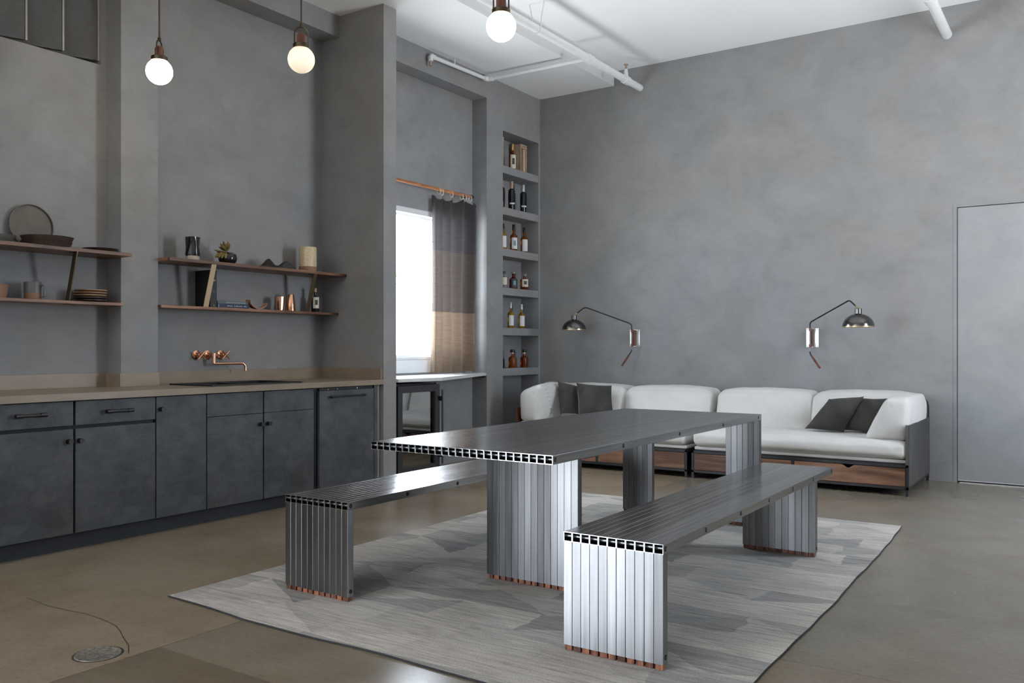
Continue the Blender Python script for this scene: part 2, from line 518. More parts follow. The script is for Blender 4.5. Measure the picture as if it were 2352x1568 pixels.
M['cur_low'] = fabric_translucent('sand_linen', (0.190, 0.138, 0.100), 0.10)
M['floor'] = floor_mat()
M['rug'] = rug_mat()
M['rug_edge'] = simple('dark_rug_binding', (0.035, 0.036, 0.042, 1), 0.95, var=0.3, scale=40)
M['globe_a'] = globe_mat('lit_opal_glass', 30.0)
M['globe_b'] = globe_mat('dim_opal_glass', 0.62)


# ------------------------------------------------------------------ mesh helpers
ORG = {}


class MB:
    def __init__(s):
        s.v, s.f = [], []

    def add(s, vs, fs):
        n = len(s.v)
        s.v += [Vector(p) for p in vs]
        s.f += [tuple(i + n for i in q) for q in fs]
        return s

    def box(s, x0, x1, y0, y1, z0, z1):
        return s.add([(x, y, z) for z in (z0, z1) for x, y in ((x0, y0), (x1, y0), (x1, y1), (x0, y1))],
                     [(0, 3, 2, 1), (4, 5, 6, 7), (0, 1, 5, 4), (1, 2, 6, 5), (2, 3, 7, 6), (3, 0, 4, 7)])

    def prism(s, poly, z0, z1):
        n = len(poly)
        return s.add([(x, y, z0) for x, y in poly] + [(x, y, z1) for x, y in poly],
                     [tuple(range(n))[::-1], tuple(range(n, 2 * n))] + [(i, (i + 1) % n, n + (i + 1) % n, n + i) for i in range(n)])

    def tube(s, pts, r, seg=12, caps=True, up=(0, 0, 1)):
        pts = [Vector(p) for p in pts]
        rr = r if isinstance(r, (list, tuple)) else [r] * len(pts)
        rings, prev = [], None
        for i, p in enumerate(pts):
            t = (pts[min(i + 1, len(pts) - 1)] - pts[max(i - 1, 0)]).normalized()
            if prev is None:
                a = Vector(up) if abs(t.dot(Vector(up))) < 0.95 else Vector((1, 0, 0))
                n = (a - t * a.dot(t)).normalized()
            else:
                n = (prev - t * prev.dot(t)).normalized()
            prev = n
            b = t.cross(n)
            rings.append([p + (n * math.cos(2 * PI * k / seg) + b * math.sin(2 * PI * k / seg)) * rr[i] for k in range(seg)])
        vs = [q for g in rings for q in g]
        fs = [(i * seg + k, i * seg + (k + 1) % seg, (i + 1) * seg + (k + 1) % seg, (i + 1) * seg + k) for i in range(len(pts) - 1) for k in range(seg)]
        if caps:
            fs += [tuple(range(seg))[::-1], tuple((len(pts) - 1) * seg + k for k in range(seg))]
        return s.add(vs, fs)

    def lathe(s, prof, c=(0, 0, 0), seg=28, wob=None):
        """prof: (radius, z) pairs around the vertical through c"""
        c = Vector(c)
        vs, fs = [], []
        for j, (r, z) in enumerate(prof):
            for k in range(seg):
                a = 2 * PI * k / seg
                q = r * (wob(a, z) if wob else 1)
                vs.append(c + Vector((q * math.cos(a), q * math.sin(a), z)))
        for j in range(len(prof) - 1):
            for k in range(seg):
                fs.append((j * seg + k, j * seg + (k + 1) % seg, (j + 1) * seg + (k + 1) % seg, (j + 1) * seg + k))
        if prof[0][0] > 1e-5:
            fs.append(tuple(range(seg))[::-1])
        if prof[-1][0] > 1e-5:
            fs.append(tuple((len(prof) - 1) * seg + k for k in range(seg)))
        return s.add(vs, fs)

    def xform(s, m):
        s.v = [m @ p for p in s.v]
        return s

    def mesh(s, name, mat, off=Vector((0, 0, 0)), smooth=False):
        me = bpy.data.meshes.new(name)
        me.from_pydata([tuple(p - off) for p in s.v], [], s.f)
        me.validate()
        bm = bmesh.new(); bm.from_mesh(me)
        bmesh.ops.remove_doubles(bm, verts=bm.verts, dist=1e-6)
        bmesh.ops.recalc_face_normals(bm, faces=bm.faces)
        bm.to_mesh(me); bm.free()
        me.materials.append(M[mat])
        if smooth:
            for p in me.polygons:
                p.use_smooth = True
            me.set_sharp_from_angle(angle=math.radians(40))
        return me

    def build(s, name, mat, parent=None, smooth=False, bevel=0.0, org=None):
        """world-space shape -> one object; its origin is the thing's base"""
        if parent is not None:
            off = ORG[parent]
        elif org is not None:
            off = Vector(org)
        else:
            off = Vector((sum(p.x for p in s.v), sum(p.y for p in s.v), 0)) / len(s.v)
            off.z = min(p.z for p in s.v)
        o = bpy.data.objects.new(name, s.mesh(name, mat, off, smooth))
        col.objects.link(o)
        if parent is None:
            o.location = off
        else:
            o.parent = parent
        ORG[o] = off
        if bevel:
            b = o.modifiers.new('bevel', 'BEVEL')
            b.width = bevel; b.segments = 2; b.limit_method = 'ANGLE'
        return o


def tag(o, label, cat=None, group=None, kind=None):
    o['label'] = label
    if cat:
        o['category'] = cat
    if group:
        o['group'] = group
    if kind:
        o['kind'] = kind
    return o


def thing(name, loc, label, cat, group=None):
    o = bpy.data.objects.new(name, None)
    o.empty_display_size = 0.1
    o.location = loc
    col.objects.link(o)
    ORG[o] = Vector(loc)
    return tag(o, label, cat, group)


def part_at(name, mesh, parent, loc=(0, 0, 0), rot=(0, 0, 0)):
    o = bpy.data.objects.new(name, mesh)
    o.parent = parent
    o.location = loc
    o.rotation_euler = rot
    col.objects.link(o)
    ORG[o] = ORG[parent] + Vector(loc)
    return o


def struct(name, mb, mat, label, org=(0, 0, 0), **k):
    o = mb.build(name, mat, org=org, **k)
    o['kind'] = 'structure'
    o['label'] = label
    return o


# ------------------------------------------------------------------ the setting
XA = -0.31                       # plane of the kitchen alcove walls
XW = -0.187                      # plane of the window wall
COL_Y0, COL_Y1, COL_X = -5.105, -4.826, -0.142
PIL_Y0, PIL_Y1, PIL_X = -3.104, -2.947, 0.406
NI_Y0, NI_Y1 = -1.058, -0.758    # plaster upright left of the niche
ZC, ZS, XS = 4.185, 4.03, 0.95   # ceiling, dropped ceiling and its edge

fl = struct('floor', MB().box(-0.6, X_R + .1, Y_F - .1, 0.2, -0.2, -0.012), 'joint', 'polished brown grey concrete floor with saw-cut joints')
g = 0.0022
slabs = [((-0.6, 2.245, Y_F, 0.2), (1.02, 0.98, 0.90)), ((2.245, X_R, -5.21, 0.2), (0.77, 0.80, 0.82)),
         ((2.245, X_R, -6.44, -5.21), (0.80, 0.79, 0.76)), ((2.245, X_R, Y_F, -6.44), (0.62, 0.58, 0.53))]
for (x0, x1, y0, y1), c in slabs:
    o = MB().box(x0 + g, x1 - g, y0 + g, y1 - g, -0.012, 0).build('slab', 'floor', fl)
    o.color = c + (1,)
crk = [on(u, v, 'z', 0.0) for u, v in ((62, 1372), (110, 1391), (158, 1402), (192, 1408), (214, 1415), (240, 1424), (266, 1437), (277, 1450), (281, 1460), (290, 1474), (296, 1482), (295, 1500))]
mb = MB()
for a, b in zip(crk, crk[1:]):
    d = (b - a).normalized().cross(Vector((0, 0, 1))) * 0.0022
    mb.add([a - d, a + d, b + d * .8, b - d * .8], [(0, 1, 2, 3)])
for p in mb.v:
    p.z = 0.0006
mb.build('crack', 'crack', fl)

struct('ceiling', MB().box(XS, X_R + .1, Y_F - .1, 0.2, ZC, ZC + .2).box(-0.6, XS, Y_F - .1, 0.2, ZS, ZC + .2), 'ceiling',
       'white ceiling with a dropped strip along the kitchen side')

DX0, DX1, DZ = 4.302, 5.24, 2.409
wb = struct('wall_back', MB().box(-0.6, DX0, 0, 0.2, 0, ZC).box(DX1, X_R + .1, 0, 0.2, 0, ZC).box(DX0, DX1, 0, 0.2, DZ, ZC).box(DX0 - .01, DX1 + .01, .08, 0.2, 0, DZ + .01),
            'plaster', 'tall grey trowelled plaster wall behind the sofas')
d1 = struct('door_1', MB().box(DX0 + .005, DX1 - .005, 0.006, 0.05, 0.022, DZ - .006), 'plaster_door', 'flush grey plaster door at the right of the back wall', bevel=0.001)
MB().box(DX0 + .02, DX1 - .02, -0.012, 0.004, 0.0, 0.008).build('threshold', 'chrome', d1)
MB().box(DX0 + .006, DX1 - .006, 0.004, 0.012, 0.016, 0.022).build('sweep', 'label_white', d1)
tr = struct('trim_1', MB().box(DX0 - .030, DX0 - .002, -0.0025, -0.0001, 0, DZ + .052).box(DX0 - .002, DX1 + .04, -0.0025, -0.0001, DZ + .022, DZ + .052), 'plaster',
            'narrow plastered door surround around the flush door')

# left wall: kitchen alcoves with a louvred opening high up, uprights, beam, window wall, bottle niche
LO_Y0, LO_Y1, LO_Z0, LO_Z1 = -7.6, -5.148, 3.10, 3.97
wl = struct('wall_left', MB().box(-0.6, XA, LO_Y1, PIL_Y0, 0, ZS).box(-0.6, XA, WIN_B[1], LO_Y0, 0, ZS).box(-0.6, XA, Y_F, WIN_B[0], 0, ZS).box(-0.6, XA, WIN_B[0], WIN_B[1], 0, WIN_B[2]).box(-0.6, XA, WIN_B[0], WIN_B[1], WIN_B[3], ZS).box(-0.6, XA, LO_Y0, LO_Y1, 0, LO_Z0)
            .box(-0.6, XA, LO_Y0, LO_Y1, LO_Z1, ZS).box(-0.75, -0.6, LO_Y0 - .1, LO_Y1 + .1, LO_Z0 - .1, ZS), 'plaster', 'grey plaster kitchen wall with shelves and a bottle niche')
MB().box(XA - .002, COL_X, COL_Y0, COL_Y1, 0, ZS).build('pilaster', 'plaster', wl)
MB().box(-0.6, PIL_X, PIL_Y0, PIL_Y1, 0, ZS).build('pillar', 'plaster', wl)
MB().box(XA - .002, -0.097, Y_F, PIL_Y0, 3.846, ZS).build('beam', 'plaster', wl)
wy0, wy1, wz0, wz1 = WIN_L
MB().box(-0.42, XW, PIL_Y1, NI_Y0, 0, wz0).box(-0.42, XW, PIL_Y1, NI_Y0, wz1, ZS).box(-0.42, XW, PIL_Y1, wy0, wz0, wz1).box(-0.42, XW, wy1, NI_Y0, wz0, wz1).build('window_wall', 'plaster', wl)
MB().box(-0.187, 0.0, PIL_Y1, NI_Y0, 3.80, ZS).build('lintel_beam', 'plaster', wl)
MB().box(-0.42, 0, NI_Y0, NI_Y1, 0, ZS).box(-0.42, 0, -0.032, 0, 0, ZS).box(-0.42, 0, NI_Y1, -0.032, 3.52, ZS).box(-0.42, -0.24, NI_Y1, -0.032, 0, 3.52).build('niche_surround', 'plaster', wl)
NZ = [3.148, 2.700, 2.252, 1.830, 1.395, 0.955]
for z in NZ:
    MB().box(-0.24, -0.002, NI_Y1, -0.032, z - .082, z).build('niche_shelf', 'plaster', wl, bevel=0.004)

# pivoting louvres in the high opening
for k, (u, ang) in enumerate(((222, 22), (141, 22), (56, 22))):
    y1 = on(u, 120, 'x', XA - .03)[1]
    c, s_ = math.cos(math.radians(ang)), math.sin(math.radians(ang))
    L = 0.33
    q = [(XA - .03, y1), (XA - .03 - L * s_ * 1.0, y1 - L * c)]
    nx, ny = c * .012, -s_ * .012
    poly = [(q[0][0] + nx, q[0][1] + ny), (q[0][0] - nx, q[0][1] - ny), (q[1][0] - nx, q[1][1] - ny), (q[1][0] + nx, q[1][1] + ny)]
    lv = tag(MB().prism(poly, LO_Z0 + .03, LO_Z1 - .01).build('louver', 'louver', org=(q[0][0], q[0][1], LO_Z0)),
             ['dark pivoting louvre panel nearest the pilaster, in the high opening', 'dark pivoting louvre panel second from the pilaster, in the high opening',
              'dark pivoting louvre panel at the left picture edge, in the high opening'][k], 'louver', 'louvres in the high wall opening')
    MB().box(XA - .043, XA - .016, y1, y1 + .012, LO_Z0 + .03, LO_Z1 - .01).build('louver_edge', 'louver_edge', lv)
MB().box(-0.60, -0.59, LO_Y0, LO_Y1, LO_Z0, LO_Z1).build('opening_back', 'orange_in', wl)

# walls out of view, with the windows that light the room
struct('wall_front', MB().box(-0.6, X_R, Y_F - .2, Y_F, 0, ZC), 'plaster', 'grey plaster wall far behind the viewpoint')
mb = MB()
ys = [Y_F] + [q for a in sorted(WIN_R) for q in (a[0], a[1])] + [0.2]
for i in range(0, len(ys), 2):
    mb.box(X_R, X_R + .2, ys[i], ys[i + 1], 0, ZC)
for a in WIN_R:
    mb.box(X_R, X_R + .2, a[0], a[1], 0, a[2]).box(X_R, X_R + .2, a[0], a[1], a[3], ZC)
struct('wall_right', mb, 'plaster', 'grey plaster wall to the right of the view with a wide window')


def side_window(name, x, a, n, label):
    mb = MB()
    for k in range(n + 1):
        q = a[0] + (a[1] - a[0] - .05) * k / n
        mb.box(x, x + .05, q, q + .05, a[2], a[3])
    for z in (a[2], a[3] - .05):
        mb.box(x, x + .05, a[0], a[1], z, z + .05)
    struct(name, mb, 'frame_white', label)


side_window('window_2', X_R + .08, WIN_R[0], 3, 'wide white framed window in the wall to the right of the view')
side_window('window_3', -0.5, WIN_B, 4, 'floor-length window on the left wall far behind the viewpoint')

# the window beside the pillar
mb = MB()
fx0, fx1 = -0.30, -0.185
mb.box(fx0, fx1, wy0, wy1, wz1 - .055, wz1).box(fx0, fx1, wy0, wy0 + .05, wz0, wz1).box(fx0, fx1, wy1 - .05, wy1, wz0, wz1)
w1 = struct('window_1', mb, 'frame_white', 'bright window between the pillar and the curtain', bevel=0.003)
MB().box(-0.30, -0.19, wy0, wy1, wz0, wz0 + .03).build('bottom_rail', 'frame_white', w1, bevel=0.003)
MB().box(-0.2, -0.180, wy0, wy1, 0.935, wz0).build('apron', 'frame_white', w1, bevel=0.003)
MB().box(-0.29, -0.27, wy0 + .05, wy1 - .05, wz1 - .075, wz1 - .055).box(-0.29, -0.27, wy0 + .05, wy1 - .05, wz0 + .03, wz0 + .05).box(-0.29, -0.27, -2.345, -2.315, wz0 + .03, wz1 - .055).build('sash', 'frame_white', w1)
MB().box(-0.283, -0.278, wy0 + .05, wy1 - .05, wz0 + .05, wz1 - .075).build('pane', 'pane', w1)

# ------------------------------------------------------------------ rug
mb = MB()
RX0, RX1, RY0, RY1 = 1.665, 4.27, -6.02, -2.335
NXR, NYR = 60, 84
R_EDGE = [on(u, v, 'z', 0.004) for u, v in ((2071, 1208), (2045.6, 1242), (2005, 1289), (1954.7, 1340), (1929, 1373), (1887, 1414), (1836.8, 1464), (1786, 1511.5), (1732, 1568))]
R_EDGE = sorted([(p.y, p.x) for p in R_EDGE] + [(RY0 - .1, 4.43)])
N_EDGE = [on(u, v, 'z', 0.004) for u, v in ((395, 1371), (477.5, 1394.7), (564.5, 1423.7), (643.6, 1444.7), (722.7, 1465.8), (801.8, 1483), (880.8, 1502.7), (1000, 1537), (1110, 1568))]
N_EDGE = sorted([(p.x, p.y) for p in N_EDGE] + [(4.45, -6.06)])


def lerp(tab, q):
    for (a, c), (b, d) in zip(tab, tab[1:]):
        if q <= b:
            t = max(0, (q - a) / (b - a))
            return c + (d - c) * t
    return tab[-1][1]


def rug_pt(i, j, z):
    u, w = i / NXR, j / NYR
    yy = RY0 + (RY1 - RY0) * w
    xr = lerp(R_EDGE, yy) + .002 * math.sin(w * 60)
    x = RX0 + (xr - RX0) * u
    y0_ = lerp(N_EDGE, x)
    y = y0_ + (RY1 - y0_) * w
    return Vector((x, y, z + 0.0025 * noise.noise(Vector((x * 2.2, y * 2.2, 0))) + 0.0025))


for top in (0.006, 0.0):
    base = len(mb.v)
    mb.add([rug_pt(i, j, top) for j in range(NYR + 1) for i in range(NXR + 1)],
           [(j * (NXR + 1) + i, j * (NXR + 1) + i + 1, (j + 1) * (NXR + 1) + i + 1, (j + 1) * (NXR + 1) + i) for j in range(NYR) for i in range(NXR)])
rug = tag(mb.build('rug', 'rug', smooth=True, org=(0, 0, 0)), 'large grey woven rug with wedge pattern under the table and benches', 'rug')
edge = [rug_pt(i, 0, .002) for i in range(NXR + 1)] + [rug_pt(NXR, j, .002) for j in range(1, NYR + 1)] + [rug_pt(i, NYR, .002) for i in range(NXR - 1, -1, -1)] + [rug_pt(0, j, .002) for j in range(NYR - 1, 0, -1)]
edge.append(edge[0])
MB().tube(edge, 0.0036, 6, False).build('binding', 'rug_edge', rug, smooth=True)

# ------------------------------------------------------------------ aluminium table and benches
TP = 0.0379           # tube pitch
RUGZ = 0.010


def square_tube(length, axis):
    """hollow chamfered square tube from 0 to length along axis, centred on the other two"""
    h, rad, t = TP / 2 - 0.00005, 0.0015, 0.0032

    def ring(e, r, n):
        q = []
        for cx_, cy_, a0 in ((e - r, e - r, 0), (-e + r, e - r, 90), (-e + r, -e + r, 180), (e - r, -e + r, 270)):
            for k in range(n + 1):
                a = math.radians(a0 + 90 * k / n)
                q.append((cx_ + r * math.cos(a), cy_ + r * math.sin(a)))
        return q
    out, inn = ring(h, rad, 3), ring(h - t, 0.0006, 3)
    n = len(out)
    vs = []
    for s in (0, length):
        for rg_ in (out, inn):
            for a, b in rg_:
                vs.append((a, s, b) if axis == 'y' else (a, b, s))
    fs = []
    for i in range(n):
        j = (i + 1) % n
        fs += [(i, j, 2 * n + j, 2 * n + i), (n + j, n + i, 3 * n + i, 3 * n + j), (j, i, n + i, n + j), (2 * n + i, 2 * n + j, 3 * n + j, 3 * n + i)]
    return MB().add(vs, fs)


BOLT = MB().tube([(0, 0, 0), (0.0007, 0, 0)], 0.0098, 16).mesh('bolt', 'bolt', smooth=True)
PIN = MB().tube([(0.0007, 0, 0), (0.0011, 0, 0)], 0.0058, 12).mesh('bolt_pin', 'steel_dark', smooth=True)
hf = TP / 2
FOOT = MB().box(-hf + .0045, hf - .0045, -hf + .004, hf - .004, 0, 0.021).mesh('wood_foot', 'foot_wood')


def tube_furniture(name, x0, n, y0, y1, ztop, legs, rods, label, cat, group=None, lowbolts=True):
    """legs: list of (first, count, y of near face); top tubes run along y"""
    root = thing(name, (x0, y0, RUGZ), label, cat, group)
    h = ztop - RUGZ
    top = square_tube(y1 - y0, 'y').mesh('top_tube', 'alu_y')
    leg = square_tube(h - TP - 0.021, 'z').mesh('leg_tube', 'alu_z')
    for i in range(n):
        part_at('top_tube', top, root, (TP * (i + .5), 0, h - hf), (0, math.radians(random.uniform(-.25, .25)), 0))
    for f, cnt, ly in legs:
        for i in range(f, f + cnt):
            l = part_at('leg_tube', leg, root, (TP * (i + .5), ly - y0 + hf, 0.021), (0, 0, math.radians(random.uniform(-1.1, 1.1))))
            part_at('wood_foot', FOOT, l, (random.uniform(-.0006, .0006), 0, -0.021))
        if lowbolts:
            b = part_at('bolt', BOLT, root, (TP * (f + cnt) - .0002, ly - y0 + hf, 0.045))
            part_at('bolt_pin', PIN, b)
            MB().tube([(x0 + TP * f + .003, ly + hf, RUGZ + .045), (x0 + TP * (f + cnt) - .003, ly + hf, RUGZ + .045)], 0.006, 10).build('tie_rod', 'rod_steel', root, smooth=True)
    for y in rods:
        b = part_at('bolt', BOLT, root, (TP * n - .0002, y - y0, h - hf))
        part_at('bolt_pin', PIN, b)
        b = part_at('bolt', BOLT, root, (.0002, y - y0, h - hf), (0, 0, PI))
        part_at('bolt_pin', PIN, b)
        MB().tube([(x0 + .003, y, ztop - hf), (x0 + TP * n - .003, y, ztop - hf)], 0.0065, 10).build('tie_rod', 'rod_steel', root, smooth=True)
    return root


BR = [-5.582, -5.184, -4.77, -4.368, -3.97, -3.58, -3.18]
tube_furniture('dining_table', 2.508, 26, -5.515, -2.872, 0.745, [(0, 6, -2.912), (6, 14, -4.906), (20, 6, -2.912)],
               [-5.495, -4.88, -4.222, -3.576, -2.93], 'long dining table made of square aluminium tubes, on the rug between the benches', 'table')
tube_furniture('bench', 3.595, 11, -5.602, -3.155, 0.468, [(0, 11, -5.602), (0, 11, -3.535)], BR,
               'aluminium tube bench nearest the viewer, with a bright white near end', 'bench', 'aluminium tube benches')
tube_furniture('bench', 2.036, 11, -5.612, -3.165, 0.468, [(0, 11, -5.612), (0, 11, -3.545)], [q - .01 for q in BR],
               'aluminium tube bench on the kitchen side of the table, with a dark near end', 'bench', 'aluminium tube benches')

# ------------------------------------------------------------------ kitchen run
XD = 0.385            # face of the doors
CT = 0.916            # worktop height
ZB, ZT = 0.104, 0.868


def bar_handle(parent, y0, y1, z, r=0.0095):
    h = MB().tube([(XD + .034, y0, z), (XD + .034, y1, z)], r, 10).tube([(XD + .034, y0 - .001, z), (XD + .034, y0 + .035, z)], r * 1.35, 10).tube([(XD + .034, y1 - .035, z), (XD + .034, y1 + .001, z)], r * 1.35, 10)
    h.tube([(XD - .002, y0 + .018, z), (XD + .034, y0 + .018, z)], r * .9, 8).tube([(XD - .002, y1 - .018, z), (XD + .034, y1 - .018, z)], r * .9, 8)
    return h.build('handle', 'black_metal', parent, smooth=True)


def knob(parent, y, z):
    return MB().tube([(XD - .002, y, z), (XD + .006, y, z), (XD + .0061, y, z), (XD + .018, y, z), (XD + .0181, y, z), (XD + .036, y, z)], [.014, .014, .008, .008, .0155, .0155], 14).build('knob', 'black_metal', parent, smooth=True)


def front(name, y0, y1, z0, z1, parent):
    return MB().box(XD - .02, XD, y0, y1, z0, z1).build(name, 'cabinet', parent, bevel=0.0012)


def cabinet(y0, y1, label, top=None):
    c = thing('base_cabinet', (XD - .3, (y0 + y1) / 2, 0), label, 'cabinet', 'base cabinets under the worktop')
    MB().box(-0.13, XD - .022, y0 + .001, y1 - .001, ZB, top or CT - .042).build('carcass', 'black_gap', c)
    return c


gp = 0.007
Y = [-6.62, -5.727, -5.199, -4.820, -4.3415, -3.86]
c = cabinet(Y[0] + .0, Y[1], 'blue grey base cabinet with drawer and door at the left picture edge')
d = front('drawer', Y[0] + gp, Y[1] - gp, 0.729, ZT, c); bar_handle(d, -6.076, -5.906, 0.803)
d = front('door', Y[0] + gp, Y[1] - gp, ZB, 0.708, c); knob(d, -5.765, 0.639)
c = cabinet(Y[1], Y[2], 'blue grey base cabinet with one drawer and door, second from the left edge')
d = front('drawer', Y[1] + gp, Y[2] - gp * .6, 0.729, ZT, c); bar_handle(d, -5.547, -5.376, 0.799)
d = front('door', Y[1] + gp, Y[2] - gp * .6, ZB, 0.708, c); knob(d, -5.700, 0.639)
c = cabinet(Y[2], Y[3], 'narrow blue grey base cabinet with one full-height door and a knob top left')
d = front('door', Y[2] + gp * .6, Y[3] - gp * .6, ZB, ZT, c); knob(d, -5.166, 0.79)
c = cabinet(Y[3], Y[5], 'wide blue grey sink cabinet with two doors below the faucet', CT - .205)
for a, b, ky in ((Y[3] + gp * .6, Y[4] - gp * .9, -4.374), (Y[4] + gp * .9, Y[5] - .002, -4.308)):
    front('false_drawer', a, b, 0.7165, ZT, c)
    d = front('door', a, b, ZB, 0.7135, c); knob(d, ky, 0.638)
c = thing('dishwasher', (XD - .3, -3.51, 0), 'panelled dishwasher with a long bar handle beside the pillar', 'dishwasher')
MB().box(-0.2, XD - .022, -3.845, -3.165, ZB, CT - .042).build('body', 'black_gap', c)
d = MB().box(XD - .02, XD + .006, -3.808, -3.205, 0.09, 0.848).build('door', 'cabinet', c, bevel=0.0015)
bar_handle(d, -3.712, -3.335, 0.800, 0.0075)
k = MB().box(XD - .03, XD - .004, -3.80, -3.21, 0.850, 0.868).build('control_strip', 'black_metal', c)
for y in (-3.72, -3.62, -3.40):
    MB().box(XD - .004, XD + .0, y, y + .012, 0.854, 0.862).build('button', 'chrome', k)
MB().box(-0.2, XD - .004, -3.190, -3.150, 0, CT - .042).build('end_panel', 'cabinet', c)
MB().box(-0.2, XD - .022, -3.150, -3.1045, 0, CT - .042).build('filler', 'plaster', c)
tag(MB().box(0.24, 0.318, -6.62, -3.195, 0, ZB - .002).build('toe_kick', 'toe'), 'dark blue toe board along the foot of the cabinets', 'toe board')

# worktop with backsplash (hole left for the sink)
SX0, SX1, SY0, SY1 = -0.14, 0.335, -4.74, -3.93
wy_far = -3.106
mb = MB()
zb = CT - .041
hx0, hx1, hy0, hy1 = SX0 + .03, SX1 - .03, SY0 + .03, SY1 - .03
mb.box(XA + .002, 0.41, -6.62, COL_Y0, zb, CT).box(COL_X + .001, 0.41, COL_Y0, COL_Y1, zb, CT).box(XA + .002, 0.41, COL_Y1, hy0, zb, CT).box(XA + .002, 0.41, hy1, wy_far, zb, CT).box(XA + .002, hx0, hy0, hy1, zb, CT).box(hx1, 0.41, hy0, hy1, zb, CT)
wt = tag(mb.build('worktop', 'worktop'), 'long taupe concrete worktop on the base cabinets', 'worktop')
bz = 1.008
MB().box(XA + .001, XA + .022, -6.62, COL_Y0, CT, bz).build('backsplash', 'worktop', wt, bevel=.001)
MB().box(XA + .022, COL_X + .018, COL_Y0 - .018, COL_Y0 - .001, CT, bz).build('backsplash', 'worktop', wt, bevel=.001)
MB().box(COL_X + .001, COL_X + .018, COL_Y0 - .001, COL_Y1, CT, bz).build('backsplash', 'worktop', wt, bevel=.001)
MB().box(XA + .001, XA + .022, COL_Y1, wy_far - .018, CT, bz).build('backsplash', 'worktop', wt, bevel=.001)
MB().box(XA + .001, 0.392, wy_far - .018, wy_far, CT, bz).build('backsplash', 'worktop', wt, bevel=.001)

s = thing('sink', ((SX0 + SX1) / 2, (SY0 + SY1) / 2, CT - .2), 'black composite drop-in sink in the worktop', 'sink')
r1 = CT + .010
mb = MB().box(SX0, SX1, SY0, SY0 + .055, CT, r1).box(SX0, SX1, SY1 - .055, SY1, CT, r1).box(SX0, SX0 + .06, SY0 + .055, SY1 - .055, CT, r1).box(SX1 - .05, SX1, SY0 + .055, SY1 - .055, CT, r1)
mb.box(SX0 + .06, SX1 - .05, -4.36, -4.33, CT - .16, r1 - .004)
mb.build('rim', 'black_sink', s, bevel=.003)
bx0, bx1, by0, by1 = SX0 + .05, SX1 - .04, SY0 + .045, SY1 - .045
MB().box(bx0, bx0 + .008, by0, by1, CT - .19, CT).box(bx1 - .008, bx1, by0, by1, CT - .19, CT).box(bx0, bx1, by0, by0 + .008, CT - .19, CT).box(bx0, bx1, by1 - .008, by1, CT - .19, CT).box(bx0, bx1, by0, by1, CT - .2, CT - .19).build('basin', 'black_sink', s)

fz = 1.124
fc = thing('faucet', (XA, -4.29, fz), 'copper wall-mounted faucet with two cross handles above the sink', 'faucet')
for y in (-4.395, -4.292, -4.176):
    e = MB().tube([(XA, y, fz), (XA + .010, y, fz), (XA + .012, y, fz)], [.035, .035, .032], 28).build('escutcheon', 'copper', fc, smooth=True)
for y in (-4.395, -4.176):
    e = MB().tube([(XA + .008, y, fz), (XA + .062, y, fz), (XA + .065, y, fz)], [.019, .019, .016], 20).build('valve', 'copper', fc, smooth=True)
    mb = MB()
    for a in (45, 135):
        dy, dz = math.cos(math.radians(a)) * .046, math.sin(math.radians(a)) * .046
        mb.tube([(XA + .072, y - dy, fz - dz), (XA + .072, y + dy, fz + dz)], .0058, 10)
    mb.build('cross_handle', 'copper', e, smooth=True)
mb = MB().tube([(XA + .008, -4.292, fz), (XA + .088, -4.292, fz)], .018, 20).tube([(XA + .078, -4.292, fz + .012), (XA + .078, -4.292, fz - .060)], .0155, 18)
pts = [(XA + .078, -4.292, fz - .062)]
ex, ey = XA + .15, -4.055
pts += [(XA + .078 + (ex - XA - .078) * t, -4.292 + (ey + 4.292) * t, fz - .066) for t in (0.02, .3, .6, .85, .93)]
pts += [(ex - .004, ey - .012, fz - .072), (ex, ey - .003, fz - .084), (ex, ey, fz - .125)]
mb.tube(pts, .0095, 14)
mb.build('spout', 'copper', fc, smooth=True)

# ------------------------------------------------------------------ wall shelves with their brackets
ZU, ZL = 1.807, 1.479
XU, XL = -0.012, -0.108


def shelf(name, xf, y0, y1, z, th, label):
    return tag(MB().box(XA + .001, xf, y0, y1, z - th, z).build(name, 'shelf_wood', bevel=.0015), label, 'shelf', 'walnut wall shelves')


BAY1, BAY2 = (-6.9, COL_Y0 - .002), (COL_Y1 + .002, PIL_Y0 - .003)
shU1 = shelf('wall_shelf', XU, *BAY1, ZU, .023, 'upper walnut wall shelf left of the pilaster, holding the round tray')
shL1 = shelf('wall_shelf', XL, *BAY1, ZL, .020, 'lower walnut wall shelf left of the pilaster, holding the mug')
shU2 = shelf('wall_shelf', XU, *BAY2, ZU, .023, 'upper walnut wall shelf above the faucet, holding the vases')
shL2 = shelf('wall_shelf', XL, *BAY2, ZL, .020, 'lower walnut wall shelf above the faucet, holding books and copper cups')


def bracket(u_top, w, t, mat, label):
    y = on(u_top, 605, 'x', XU - .02)[1]
    zt, zb_ = ZU - .023, ZL
    xt, xb = XU - .004, XL - .002
    mb = MB()
    q = [(xt - t, y - w / 2, zt), (xt, y - w / 2, zt), (xt, y + w / 2, zt), (xt - t, y + w / 2, zt),
         (xb - t, y - w / 2, zb_), (xb, y - w / 2, zb_), (xb, y + w / 2, zb_), (xb - t, y + w / 2, zb_)]
    mb.add(q, [(0, 1, 2, 3), (7, 6, 5, 4), (0, 4, 5, 1), (1, 5, 6, 2), (2, 6, 7, 3), (3, 7, 4, 0)])
    o = tag(mb.build('shelf_bracket', mat, bevel=.0008), label, 'bracket', 'slanted brass shelf brackets')
    MB().box(xt - t - .05, xt, y - w / 2, y + w / 2, zt - .004, zt - .0005).build('top_tab', mat, o)
    return o


